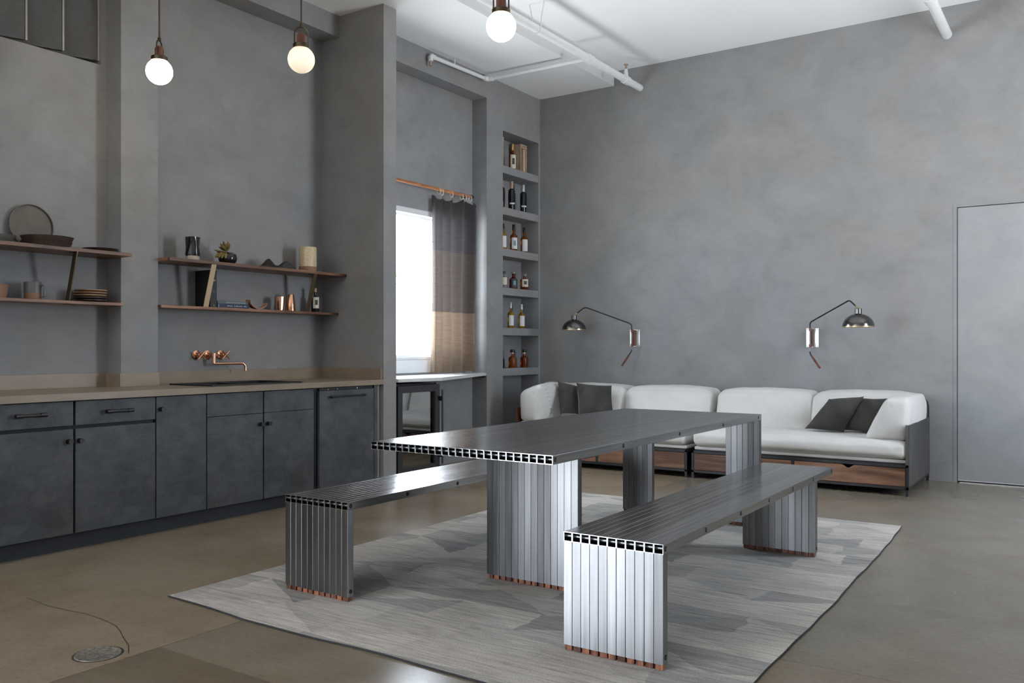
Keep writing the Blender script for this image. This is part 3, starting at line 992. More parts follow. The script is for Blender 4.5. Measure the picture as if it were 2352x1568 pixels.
bracket(175, 0.008, 0.042, 'brass_shaded', 'slanted brass bracket coloured as shaded, between the shelves left of the pilaster')
bracket(489, 0.042, 0.007, 'brass_lit', 'slanted brass bracket coloured as lit, in front of the tall black book')
bracket(722, 0.040, 0.007, 'brass_shaded', 'slanted brass bracket beside the small wine bottle')


def spot(u, x, z):
    return Vector((x, on(u, 600, 'x', x)[1], z))


def sz(u, x):
    return mpp(spot(u, x, 0))


# upper left shelf
p = spot(71, -0.285, ZU)
R_ = 0.139
mb = MB().lathe([(0, 0), (R_ - .006, 0), (R_, .002), (R_, .018), (R_ - .005, .018), (R_ - .006, .006), (0, .006)], seg=56)
mb.xform(Matrix.Translation((XA + .022, p.y, ZU + R_ * math.cos(.1) + .001)) @ Matrix.Rotation(PI / 2 - .1, 4, 'Y'))
o = tag(mb.build('round_tray', 'tray', smooth=True), 'round bronze tray leaning against the wall on the upper left shelf', 'tray')


def dish(name, p, r, h, mat, label, group, flare=.75):
    if flare < .7:
        return tag(MB().lathe([(0, 0), (r * flare, 0), (r * .80, h * .30), (r * .975, h * .52), (r, h * .62), (r, h * .96), (r * .985, h), (r * .955, h), (r * .94, h * .8), (r * .7, h * .5), (0, h * .5)], p, 40).build(name, mat, smooth=True, org=p), label, 'plate', group)
    return tag(MB().lathe([(0, 0), (r * flare, 0), (r * .97, h * .75), (r, h), (r * .96, h), (r * .9, h * .8), (r * flare * .9, h * .35), (0, h * .35)], p, 40).build(name, mat, smooth=True, org=p), label, 'plate', group)


p = spot(107, -.108, ZU)
r_ = .150
dish('plate', p + Vector((0, 0, 0)), r_ * .97, .028, 'dark_plate', 'lower dark brown plate of the pair in front of the round tray', 'dark plates on the upper left shelf', .9)
dish('plate', p + Vector((0.002, 0.003, .0285)), r_, .030, 'dark_plate', 'upper dark brown plate of the pair in front of the round tray', 'dark plates on the upper left shelf', .9)
p = spot(232, -.16, ZU)
r_ = 0.115
dish('plate', p, r_, .012, 'dark_plate', 'lower thin dark plate of the stack beside the pilaster, upper left shelf', 'dark plates on the upper left shelf', .9)
dish('plate', p + Vector((0, -.004, .0122)), r_ * .97, .012, 'dark_plate', 'upper thin dark plate of the stack beside the pilaster, upper left shelf', 'dark plates on the upper left shelf', .9)
p = spot(-2, -.19, ZU)
tag(MB().lathe([(0, 0), (.05, 0), (.085, .035), (.092, .052), (.088, .052), (.05, .012), (0, .01)], p, 32).build('bowl', 'grey_glaze', smooth=True, org=p), 'grey bowl cut by the left picture edge beside the round tray', 'bowl')

# lower left shelf
p = spot(-6, -.19, ZL)
tag(MB().lathe([(0, 0), (.046, 0), (.052, .03), (.058, .082), (.055, .082), (.048, .03), (0, .008)], p, 32).build('cup', 'brown_clay', smooth=True, org=p), 'brown clay cup cut by the left picture edge on the lower shelf', 'cup')
p = spot(75, -.19, ZL)
mg = thing('mug', p, 'grey and brown two-tone mug on the lower left shelf', 'mug')
MB().lathe([(.050, .040), (.0515, .104), (.050, .108), (.046, .104), (.045, .02), (0, .016)], p, 36).build('glazed_body', 'grey_glaze', mg, smooth=True)
MB().lathe([(0, 0), (.047, 0), (.049, .004), (.0502, .0405)], p, 36).build('clay_base', 'brown_clay', mg, smooth=True)
hd = (RGT * 1.0 - FWD * .1).normalized()
pts = [p + hd * a + Vector((0, 0, z)) for a, z in ((.046, .088), (.070, .088), (.077, .083), (.078, .06), (.077, .022), (.070, .017), (.046, .017))]
MB().tube(pts, .0055, 8).build('handle', 'grey_glaze', mg, smooth=True)
p = spot(207, -.2, ZL)
for k in range(5):
    mt = 'dark_plate' if k < 2 else 'tan_plate'
    dish('plate', p + Vector((0.004 * math.sin(k * 2.1), .004 * math.cos(k * 1.7), k * .0162)), .102 - .002 * (k == 4), .016, mt,
         ['bottom dark plate of the five-plate stack, lower left shelf', 'second dark plate from the bottom of the five-plate stack, lower left shelf', 'lowest tan plate of the five-plate stack, lower left shelf',
          'tan plate just below the top of the five-plate stack, lower left shelf', 'topmost tan plate of the five-plate stack, lower left shelf'][k], 'stacked plates on the lower left shelf', .66)

# upper right shelf
p = spot(443, -.13, ZU)
m_ = sz(443, -.13)
vs = thing('vase', p, 'tall dented black vase with a raw clay foot', 'vase')
wob = lambda a, z: 1 + .07 * math.sin(3 * a + 22 * z) + .04 * math.sin(5 * a - 40 * z)
MB().lathe([(.047, .035), (.050, .05), (.047, .10), (.049, .15), (.052, .172), (.048, .173), (.043, .15), (.042, .05), (0, .045)], p, 40, wob).build('glazed_body', 'black_gloss', vs, smooth=True)
MB().lathe([(0, 0), (.044, 0), (.046, .004), (.046, .037), (0, .037)], p, 36).build('clay_foot', 'raw_clay', vs, smooth=True)
p = spot(523, -.13, ZU)
vs = tag(MB().lathe([(0, 0), (.040, 0), (.062, .018), (.070, .045), (.062, .074), (.040, .088), (.014, .092), (.011, .088), (.010, .06)], p, 40).build('bud_vase', 'black_gloss', smooth=True, org=p), 'round black bud vase on the upper shelf', 'vase')
lf = thing('dried_plant', p + Vector((0, 0, .09)), 'clump of dried olive leaves spilling from the round black vase', 'plant')
LEAF = MB().lathe([(0, 0), (.006, .008), (.0125, .030), (.0115, .050), (.005, .066), (0, .070)], seg=10).mesh('leaf', 'leaf', smooth=True)
base = Vector((0, 0, .004))
for k in range(17):
    a = k * 2.39996
    el = 0.2 + 1.15 * ((k * 7) % 17) / 17
    d = Vector((math.cos(a), math.sin(a), 0)) * math.sin(el + .35) + Vector((0, 0, math.cos(el + .35)))
    d = (d + RGT * -0.75 + FWD * -.35).normalized()
    q = d.to_track_quat('Z', 'Y').to_euler()
    o = part_at('leaf', LEAF, lf, base + d * (.004 + .018 * (k % 3) / 2) + RGT * -(.004 * (k % 5)), q)
    o.scale = (1, .55, .8 + .35 * ((k * 5) % 7) / 7)
for k in range(4):
    d = (RGT * (-.6 + .25 * k) - FWD * .8 + Vector((0, 0, -.9))).normalized()
    part_at('leaf', LEAF, lf, base + RGT * (-.032 + .012 * k) - FWD * .05 + Vector((0, 0, -.006)), d.to_track_quat('Z', 'Y').to_euler())
# crumpled black cloth-like sculpture
p = spot(626, -.13, ZU)
mb = MB()
N1, N2 = 44, 18
W_, D_ = 102 * sz(626, -.13) / 2, .062
vs_, fs_ = [], []
for s_ in (1, 0):
    for j in range(N2 + 1):
        for i in range(N1 + 1):
            u, w = i / N1 * 2 - 1, j / N2 * 2 - 1
            prof = max(0, .062 * math.exp(-((u + .18) / .22) ** 2) + .046 * math.exp(-((u - .62) / .25) ** 2) + .012 * (1 - abs(u)))
            z = prof * (1 - .65 * w * w) + .006 * noise.noise(Vector((u * 5, w * 3, 2))) + .008
            if abs(u) > .97 or abs(w) > .97:
                z = .006
            r = 1 + .12 * noise.noise(Vector((u * 2.5, w * 2, 7)))
            q = p + RGT * (u * W_) * 1.0 + FWD * (w * D_ * r)
            q.x = min(q.x, XU - .004)
            vs_.append(Vector((q.x, q.y, p.z + (max(.004, z) if s_ else .0))))
n0 = (N1 + 1) * (N2 + 1)
for j in range(N2):
    for i in range(N1):
        a = j * (N1 + 1) + i
        fs_.append((a, a + 1, a + N1 + 2, a + N1 + 1))
        fs_.append((n0 + a, n0 + a + N1 + 1, n0 + a + N1 + 2, n0 + a + 1))
ring = [i for i in range(N1 + 1)] + [j * (N1 + 1) + N1 for j in range(1, N2 + 1)] + [N2 * (N1 + 1) + i for i in range(N1 - 1, -1, -1)] + [j * (N1 + 1) for j in range(N2 - 1, 0, -1)]
for a, b in zip(ring, ring[1:] + ring[:1]):
    fs_.append((a, b, n0 + b, n0 + a))
tag(mb.add(vs_, fs_).build('crumpled_sculpture', 'black_cloth', smooth=True, org=p), 'low crumpled black sculpture on the upper shelf', 'sculpture')
p = spot(707, -.13, ZU)
r_ = 20 * sz(707, -.13)
vs = thing('cylinder_vase', p, 'tall speckled cream cylinder vase with brown foot', 'vase')
hh = 0.205
MB().lathe([(r_, .043), (r_, hh - .008), (r_ - .003, hh), (r_ - .008, hh), (r_ - .009, .06), (0, .055)], p, 44).build('glazed_body', 'speckled', vs, smooth=True)
MB().lathe([(0, 0), (r_ * .98, 0), (r_ * .99, .004), (r_ * .99, .044)], p, 44).build('clay_foot', 'brown_clay', vs, smooth=True)

# lower right shelf
yb = on(498, 660, 'x', -.125)[1]
bk = thing('book_box', (-.21, yb - .03, ZL), 'tall black slipcased book standing on the lower shelf', 'book')
MB().box(-.30, -.125, yb - .058, yb - .0, ZL, ZL + .275).build('slipcase', 'book_black', bk, bevel=.0012)
mb = MB()
for z, w in ((.238, .020), (.229, .016), (.200, .030), (.193, .022)):
    mb.box(-.125, -.1242, yb - .040, yb - .040 + w, ZL + z, ZL + z + .0045)
mb.build('spine_print', 'print_yellow', bk)
MB().tube([(-.1248, yb - .026 + .007 * math.cos(t * PI / 8), ZL + .115 + .008 * math.sin(t * PI / 8)) for t in range(17)], .0009, 6).build('spine_emblem', 'tan_plate', bk)
MB().box(-.125, -.1242, yb - .029, yb - .022, ZL + .010, ZL + .018).build('spine_mark', 'print_yellow', bk)
y0b, y1b = yb + .002, on(572, 700, 'x', -.12)[1]
b1 = thing('book', (-.19, (y0b + y1b) / 2, ZL), 'navy blue book lying under the grey-green book', 'book', 'books lying on the lower shelf')
MB().box(-.29, -.118, y0b, y1b, ZL, ZL + .030).build('cover', 'book_navy', b1, bevel=.001)
mb = MB()
yy = y0b + .085
for k in range(22):
    w = .004 + .004 * ((k * 5) % 3)
    if k % 7 == 5:
        yy += .012
    if yy + w > y1b - .02:
        break
    mb.box(-.118, -.1174, yy, yy + w, ZL + .012, ZL + .017 + .002 * (k % 2))
    yy += w + .0028
mb.build('spine_print', 'print_pale', b1)
MB().box(-.118, -.1174, y0b + .004, y0b + .012, ZL + .004, ZL + .026).build('spine_emblem', 'print_blue', b1)
b2 = thing('book', (-.19, (y0b + y1b) / 2, ZL + .030), 'grey-green book lying on the navy blue book', 'book', 'books lying on the lower shelf')
MB().box(-.285, -.122, y0b + .004, y1b - .01, ZL + .030, ZL + .051).build('cover', 'book_teal', b2, bevel=.001)
mb = MB()
yy = y0b + .08
for k in range(20):
    w = .004 + .004 * ((k * 4) % 3)
    if yy + w > y1b - .03:
        break
    mb.box(-.122, -.1214, yy, yy + w, ZL + .038, ZL + .043)
    yy += w + .003
mb.build('spine_print', 'print_pale', b2)
# bent plywood curl
y0c, y1c = y1b + .012, on(613, 700, 'x', -.13)[1]
cy, cr = (y0c + y1c) / 2, (y1c - y0c) / 2
prof = [(cy + cr * math.sin(t), ZL + .004 + .062 * (1 - math.cos(t)) * (1.15 if t < 0 else .78)) for t in [(-1.45 + 2.9 * k / 18) for k in range(19)]]
mb = MB()
vs_ = [(x, y, z + dz) for dz in (0, .006) for x in (-.175, -.122) for y, z in prof]
n_ = len(prof)
fs_ = []
for i in range(n_ - 1):
    fs_ += [(i, i + 1, n_ + i + 1, n_ + i), (2 * n_ + i, 3 * n_ + i, 3 * n_ + i + 1, 2 * n_ + i + 1), (i, 2 * n_ + i, 2 * n_ + i + 1, i + 1), (n_ + i, n_ + i + 1, 3 * n_ + i + 1, 3 * n_ + i)]
fs_ += [(0, n_, 3 * n_, 2 * n_), (n_ - 1, 3 * n_ - 1, 4 * n_ - 1, 2 * n_ - 1)]
tag(mb.add(vs_, fs_).build('bent_wood_tray', 'bent_ply', smooth=True), 'curved bent plywood piece beside the lying books', 'tray')
p = spot(643, -.19, ZL)
m_ = sz(643, -.19)
tag(MB().lathe([(0, 0), (8.6 * m_, 0), (12 * m_, .112), (11.4 * m_, .112), (8.2 * m_, .01), (0, .008)], p, 14).build('copper_cup', 'copper_hammered', smooth=False, org=p), 'hammered copper tumbler left of the copper shaker', 'cup')
p = spot(667, -.19, ZL)
cs = tag(MB().lathe([(0, 0), (11.3 * m_, 0), (11.5 * m_, .004), (11.3 * m_, .03), (8 * m_, .132), (7.4 * m_, .137), (0, .138)], p, 32).build('copper_shaker', 'copper_hammered', smooth=True, org=p), 'taller copper cocktail shaker with ribbed base', 'shaker')
for z in (.012, .021, .030):
    MB().lathe([(11.2 * m_, z), (12.0 * m_, z + .002), (11.2 * m_, z + .004)], p, 32).build('rib', 'copper', cs, smooth=True)

BOTTLE_N = [0]


def bottle(p, r, h, glass, cap, label, sh=.62, neck=.3, label_mat=None, lab=(.12, .5), art=None, group='bottles in the wall niche', capn=.18, shape='round', fill=None, name='liquor_bottle', collar=None):
    """sh: shoulder height fraction, neck: neck radius fraction, capn: cap share of height"""
    b = thing(name, p, label, 'bottle', group)
    rn = r * neck
    zs, zc = h * sh, h * (1 - capn)
    prof = [(0, 0), (r * .93, 0), (r, .006), (r, zs), (r * .93, zs + (zc - zs) * .14), (r * .62, zs + (zc - zs) * .30), (rn * 1.1, zs + (zc - zs) * .46), (rn, zs + (zc - zs) * .6), (rn, zc + .004)]
    if shape == 'stout':
        prof = [(0, 0), (r * .95, 0), (r, .006), (r * 1.0, zs * .9), (r * .93, zs), (r * .6, zs + (zc - zs) * .22), (rn, zs + (zc - zs) * .4), (rn, zc + .004)]
    if shape == 'ribbed':
        prof = [(0, 0), (r * .8, 0), (r * .9, .01), (r, h * .28), (r * 1.02, h * .5), (r * .95, zs), (r * .6, zs + .012), (rn, zs + .02), (rn, zc + .004)]
    MB().lathe(prof, p, 24).build('glass_body', glass, b, smooth=True)
    rc = rn * (1.22 if shape != 'stout' else 1.7)
    MB().lathe([(0, zc), (rc, zc), (rc * 1.02, zc + .003), (rc, h - .002), (rc * .9, h), (0, h)], p, 18).build('cap', cap, b, smooth=True)
    if collar:
        MB().lathe([(rn * 1.15, zc - .012), (rn * 1.15, zc - .001)], p, 18).build('neck_band', collar, b, smooth=True)
    if label_mat:
        seg = 14
        a0 = math.atan2(CAM.y - p.y, CAM.x - p.x) + .30
        vs_, fs_ = [], []
        for k in range(seg + 1):
            a = a0 - .85 + 1.7 * k / seg
            for z in (lab[0] * h, lab[1] * h):
                vs_.append(p + Vector((math.cos(a) * (r + .0008), math.sin(a) * (r + .0008), z)))
        fs_ = [(2 * k, 2 * k + 2, 2 * k + 3, 2 * k + 1) for k in range(seg)]
        lb = MB().add(vs_, fs_).build('label', label_mat, b, smooth=True)
        if art:
            vs_ = []
            for k in range(5):
                a = a0 - .35 + .7 * k / 4
                for z in (lab[0] * h + (lab[1] - lab[0]) * h * .3, lab[0] * h + (lab[1] - lab[0]) * h * .75):
                    vs_.append(p + Vector((math.cos(a) * (r + .0014), math.sin(a) * (r + .0014), z)))
            MB().add(vs_, [(2 * k, 2 * k + 2, 2 * k + 3, 2 * k + 1) for k in range(4)]).build('label_print', art, lb, smooth=True)
    return b


p = spot(724, -.19, ZL)
bottle(p, 9.6 * m_, .205, 'green_bottle', 'tan_foil', 'small dark wine bottle with cream label on the lower shelf', .5, .33, 'label_cream', (.16, .62), 'print_dark', None, .16, name='wine_bottle')

# ------------------------------------------------------------------ niche bottles


def nspot(u, i, x=-.085):
    return Vector((x, on(u, 500, 'x', x)[1], NZ[i]))


def open_box(u, i, w, h, label, x0=-.19, x1=-.07, inner=True):
    y = on(u, 500, 'x', x1)[1]
    b = thing('wooden_bottle_box', (x1 - .05, y, NZ[i]), label, 'box', 'pale wooden bottle boxes in the niche')
    z0, z1 = NZ[i], NZ[i] + h
    t = .012
    MB().box(x0, x0 + t, y - w / 2, y + w / 2, z0, z1).build('back', 'box_wood', b)
    for s_ in (-1, 1):
        ya = y + s_ * (w / 2 - t / 2)
        MB().box(x0 + t, x1, ya - t / 2, ya + t / 2, z0, z1).build('side', 'box_wood', b)
    MB().box(x0 + t, x1, y - w / 2 + t, y + w / 2 - t, z0, z0 + t).build('bottom', 'box_wood', b)
    tp = MB().box(x0 + t, x1, y - w / 2 + t, y + w / 2 - t, z1 - .042, z1).build('top', 'box_wood', b)
    MB().box(x1, x1 + .0008, y - w * .28, y + w * .28, z1 - .026, z1 - .019).build('top_print', 'print_dark', tp)
    MB().box(x0 + .02, x1 - .012, y + .006, y + w / 2 - t - .001, z0 + t, z1 - .045).build('inner_slip', 'box_wood', b)
    return y


yb2 = open_box(1203, 0, .125, .325, 'pale wooden bottle box standing whole on the top niche shelf')
open_box(1151, 0, .10, .335, 'pale wooden bottle box half hidden at the left of the top niche shelf')
bottle(Vector((-.118, yb2 - .017, NZ[0] + .0125)), .022, .225, 'amber_dark', 'black_metal', 'brown bottle inside the pale wooden box', .55, .35, 'label_white', (.05, .55), None, name='boxed_bottle')
bottle(nspot(1177, 0), .040, .295, 'amber_dark', 'gold_foil', 'tall amber bottle with gold neck between the wooden boxes', .56, .36, 'label_cream', (.06, .58), 'print_dark', capn=.24)
bottle(nspot(1175, 1), .038, .325, 'black_bottle', 'tan_foil', 'slim black bottle with a tan neck, second niche shelf', .70, .42, 'label_white', (.21, .26), capn=.25, shape='ribbed')
bottle(nspot(1202, 1), .038, .325, 'black_bottle', 'silver_foil', 'slim black bottle with a pale neck, second niche shelf', .70, .36, 'label_white', (.21, .26), capn=.25, shape='ribbed')
bottle(nspot(1152, 1), .038, .310, 'black_bottle', 'tan_foil', 'black bottle mostly hidden at the left of the second niche shelf', .70, .42, capn=.25, shape='ribbed')
bottle(nspot(1180, 2), .042, .300, 'amber', 'whisky_cap', 'amber bottle with a blue picture label, third niche shelf', .56, .32, 'label_white', (.08, .5), 'print_blue', capn=.22)
bottle(nspot(1204, 2), .042, .290, 'amber', 'whisky_cap', 'amber bottle with a white label, right on the third niche shelf', .56, .32, 'label_white', (.06, .52), 'label_white', capn=.22)
bottle(nspot(1155, 2), .042, .285, 'golden', 'whisky_cap', 'bottle half hidden at the left of the third niche shelf', .56, .32, 'label_white', (.08, .52), capn=.22)
bottle(nspot(1179, 3), .046, .195, 'ruby', 'clear_glass', 'clear bottle of dark red spirit with a dark label, fourth niche shelf', .58, .34, 'print_dark', (.06, .6), 'print_blue', capn=.12, shape='stout')
bottle(nspot(1204, 3), .048, .188, 'amber_dark', 'clear_glass', 'squat amber bottle with cream label and glass stopper, fourth niche shelf', .66, .32, 'label_cream', (.2, .66), 'print_dark', capn=.14, shape='stout')
bottle(nspot(1156, 3), .044, .185, 'clear_glass', 'black_metal', 'clear bottle with cream label half hidden, fourth niche shelf', .6, .34, 'label_cream', (.2, .64), capn=.14, shape='stout')
bottle(nspot(1173, 4), .037, .285, 'golden', 'silver_foil', 'slim golden bottle with white label, left on the fifth niche shelf', .56, .3, 'label_white', (.1, .5), 'label_white', capn=.22)
bottle(nspot(1198, 4), .037, .275, 'golden', 'silver_foil', 'slim golden bottle with white label, right on the fifth niche shelf', .56, .3, 'label_white', (.1, .52), 'label_white', capn=.22)
bottle(nspot(1177, 5), .045, .205, 'amber', 'whisky_cap', 'stout amber bottle with black stopper, left on the lowest niche shelf', .55, .34, capn=.17, shape='stout', collar='silver_foil')
bottle(nspot(1204, 5), .046, .205, 'amber_dark', 'whisky_cap', 'stout dark amber bottle with black stopper, right on the lowest niche shelf', .55, .34, capn=.17, shape='stout', collar='silver_foil')
bottle(nspot(1149, 5), .045, .150, 'black_bottle', 'whisky_cap', 'dark bottle mostly hidden at the left of the lowest niche shelf', .62, .34, capn=.17, shape='stout')

# ------------------------------------------------------------------ ledge, wine fridge, curtain
lz = 0.916
tag(MB().prism([(XW + .002, PIL_Y1 + .002), (0.43, PIL_Y1 + .002), (0.50, -2.45), (-0.002, NI_Y0 - .002), (XW + .002, NI_Y0 - .002)], lz - .030, lz).build('window_ledge', 'ledge', bevel=.002),
    'white stone ledge under the window', 'ledge')
tag(MB().box(-.17, -.02, NI_Y0 - .022, NI_Y0 - .003, lz - .05, lz - .031).build('ledge_bracket', 'black_metal'), 'small dark bracket under the right end of the ledge', 'bracket')

fxf = 0.35
fy0, fy1 = -2.862, -2.285
wf = thing('wine_fridge', (0.05, (fy0 + fy1) / 2, 0), 'black under-counter wine fridge with a glass door beside the pillar', 'fridge')
mb = MB().box(-.17, fxf - .045, fy0, fy0 + .02, 0, .862).box(-.17, fxf - .045, fy1 - .02, fy1, 0, .862).box(-.17, -.15, fy0, fy1, 0, .862).box(-.17, fxf - .045, fy0, fy1, .842, .862).box(-.17, fxf - .045, fy0, fy1, 0, .08)
mb.build('cabinet_body', 'fridge', wf)
fd = MB().box(fxf - .04, fxf, fy0 + .004, fy0 + .062, .075, .848).box(fxf - .04, fxf, fy1 - .066, fy1 - .002, .075, .848).box(fxf - .04, fxf, fy0 + .062, fy1 - .066, .786, .848).box(fxf - .04, fxf, fy0 + .062, fy1 - .066, .075, .135).build('door', 'fridge', wf, bevel=.002)
MB().box(fxf - .026, fxf - .020, fy0 + .062, fy1 - .066, .135, .786).build('pane', 'dark_pane', fd)
hm = MB().tube([(fxf + .045, fy1 - .02, .80), (fxf + .045, fy1 - .02, .13)], .009, 12)
hm.box(fxf - .001, fxf + .045, fy1 - .027, fy1 - .013, .70, .74).box(fxf - .001, fxf + .045, fy1 - .027, fy1 - .013, .19, .23)
hm.build('handle', 'steel_dark', fd, smooth=True)
for z in (.22, .36, .50, .64):
    MB().box(-.13, fxf - .06, fy0 + .03, fy1 - .03, z, z + .012).box(fxf - .062, fxf - .05, fy0 + .03, fy1 - .03, z - .004, z + .03).build('rack', 'box_wood', wf)
MB().box(-.15, fxf - .02, fy0 + .03, fy1 - .03, .0, .07).build('kick_grille', 'black_metal', wf)

rod_a, rod_b = Vector((-.09, PIL_Y1 + .002, 2.742)), Vector((-.09, -1.205, 2.747))
rod_o = tag(MB().tube([rod_a, (-.09, -2, 2.744), rod_b], .016, 16).build('curtain_rod', 'rod_wood', smooth=True), 'warm wooden curtain rod above the window', 'curtain rod')
MB().tube([(XW, -1.235, 2.747), (-.09, -1.235, 2.747)], .007, 10).tube([(-.09, -1.212, 2.747), (-.09, -1.19, 2.747)], .02, 14).build('rod_holder', 'black_metal', rod_o, smooth=True)

cu = thing('curtain', (-.09, -1.48, .93), 'three-banded linen curtain drawn to the right of the window', 'curtain')
CY0, CY1 = -1.80, -1.165


def curtain_band(z0, z1, mat):
    nu, nv = 90, max(6, int((z1 - z0) * 34))
    vs_ = []
    for j in range(nv + 1):
        z = z0 + (z1 - z0) * j / nv
        hgt = (z - .93) / 1.74
        for i in range(nu + 1):
            t = i / nu
            # wide flat fold at the left, tight folds at the right
            w = t ** .72
            y = CY0 + (CY1 - CY0) * t - (1 - t) * .035 * (1 - hgt)
            amp = .012 + .044 * t
            x = -.085 + amp * math.sin(w * 4.4 * 2 * PI + .7 + .35 * math.sin(hgt * 3)) + .012 * math.sin(hgt * 4 + t * 5)
            x += .0035 * noise.noise(Vector((y * 9, z * 42, 1)))
            y += .012 * math.cos(w * 4.4 * 2 * PI + .7)
            if t < .03:
                x -= .06 * (1 - t / .03)
            if z > 2.6:
                z_ = z - .03 * abs(math.sin(t * 5 * PI)) * (z - 2.6) / .07
            else:
                z_ = z
            vs_.append(Vector((x, y, z_)))
    fs_ = [(j * (nu + 1) + i, j * (nu + 1) + i + 1, (j + 1) * (nu + 1) + i + 1, (j + 1) * (nu + 1) + i) for j in range(nv) for i in range(nu)]
    return MB().add(vs_, fs_).build('fabric_band', mat, cu, smooth=True)


curtain_band(2.144, 2.69, 'cur_top')
curtain_band(1.534, 2.144, 'cur_mid')
curtain_band(.938, 1.534, 'cur_low')
for u in (1007, 1014, 1036, 1059, 1067, 1073, 1079):
    y = on(u, 440, 'x', -.09)[1]
    pts = [(-.09 + .021 * math.sin(t), y + .012 * math.sin(t * .5), 2.735 + .030 * math.cos(t) - .008) for t in [k * PI / 8 for k in range(17)]]
    MB().tube(pts, .0032, 6, False).build('ring', 'cream', cu, smooth=True)

# shrub outside the window
sh = thing('outside_shrub', (-2.6, -5.0, 0), 'sunlit green shrub just visible outside the window', 'shrub')
LF2 = MB().add([(0, 0, 0), (.03, .0, .05), (0, .004, .11), (-.03, 0, .05)], [(0, 1, 2, 3)]).mesh('leaf', 'foliage')
sp_ = on(914, 640, 'x', -2.6)
for k in range(60):
    q = Vector((sp_.x + random.uniform(-.2, .1), sp_.y + random.uniform(-.55, .004), sp_.z + random.uniform(-.28, .28))) - ORG[sh]
    part_at('leaf', LF2, sh, q, (random.uniform(0, 6), random.uniform(0, 6), random.uniform(0, 6)))
MB().tube([(sp_.x, sp_.y - .25, 0), (sp_.x - .03, sp_.y - .2, sp_.z + .2)], .02, 8).build('stem', 'bark', sh, smooth=True)

# ------------------------------------------------------------------ sofas
SY_B, SY_F = -0.025, -1.05


def rbox(x0, x1, y0, y1, z0, z1, r, n=10, bulge=(0, 0, 0), wr=0.0, seed=0.0, fr=6.0, lean=0.0, pinch=0.0):
    """rounded soft box with bulging faces and wrinkles; lean shifts the top towards +y"""
    bm = bmesh.new()
    bmesh.ops.create_cube(bm, size=2)
    bmesh.ops.subdivide_edges(bm, edges=bm.edges, cuts=n, use_grid_fill=True)
    c = Vector(((x0 + x1) / 2, (y0 + y1) / 2, (z0 + z1) / 2))
    h = Vector(((x1 - x0) / 2, (y1 - y0) / 2, (z1 - z0) / 2))
    idx = {}
    vs_, fs_ = [], []
    for v in bm.verts:
        p = v.co.copy()
        u = Vector((math.sin(p.x * PI / 2 * .98), math.sin(p.y * PI / 2 * .98), math.sin(p.z * PI / 2 * .98)))
        w = Vector((u.x * h.x, u.y * h.y, u.z * h.z))
        inner = Vector((max(-h.x + r, min(h.x - r, w.x)), max(-h.y + r, min(h.y - r, w.y)), max(-h.z + r, min(h.z - r, w.z))))
        d = w - inner
        if d.length > 1e-6:
            k = max(abs(d.x), abs(d.y), abs(d.z))
            w = inner + d.normalized() * k
        ax, ay, az = 1 - u.x * u.x, 1 - u.y * u.y, 1 - u.z * u.z
        w.x += u.x * bulge[0] * ay * az
        w.y += u.y * bulge[1] * ax * az
        w.z += u.z * bulge[2] * ax * ay
        if pinch:
            e = (abs(u.x) ** 4) * (abs(u.z) ** 4 if u.z > 0 else 0)
            w.z -= pinch * (abs(u.x) ** 6) * max(0, u.z)
        if wr:
            q = c + w
            nv = noise.noise(Vector((q.x * fr + seed, q.y * fr, q.z * fr))) + .5 * noise.noise(Vector((q.x * fr * 2.3, q.y * fr * 2.3 + seed, q.z * fr * 2.3)))
            w += u.normalized() * nv * wr
        w.y += lean * (w.z / h.z + 1) / 2
        idx[v] = len(vs_)
        vs_.append(c + w)
    for f in bm.faces:
        fs_.append(tuple(idx[v] for v in f.verts))
    bm.free()
    return MB().add(vs_, fs_)


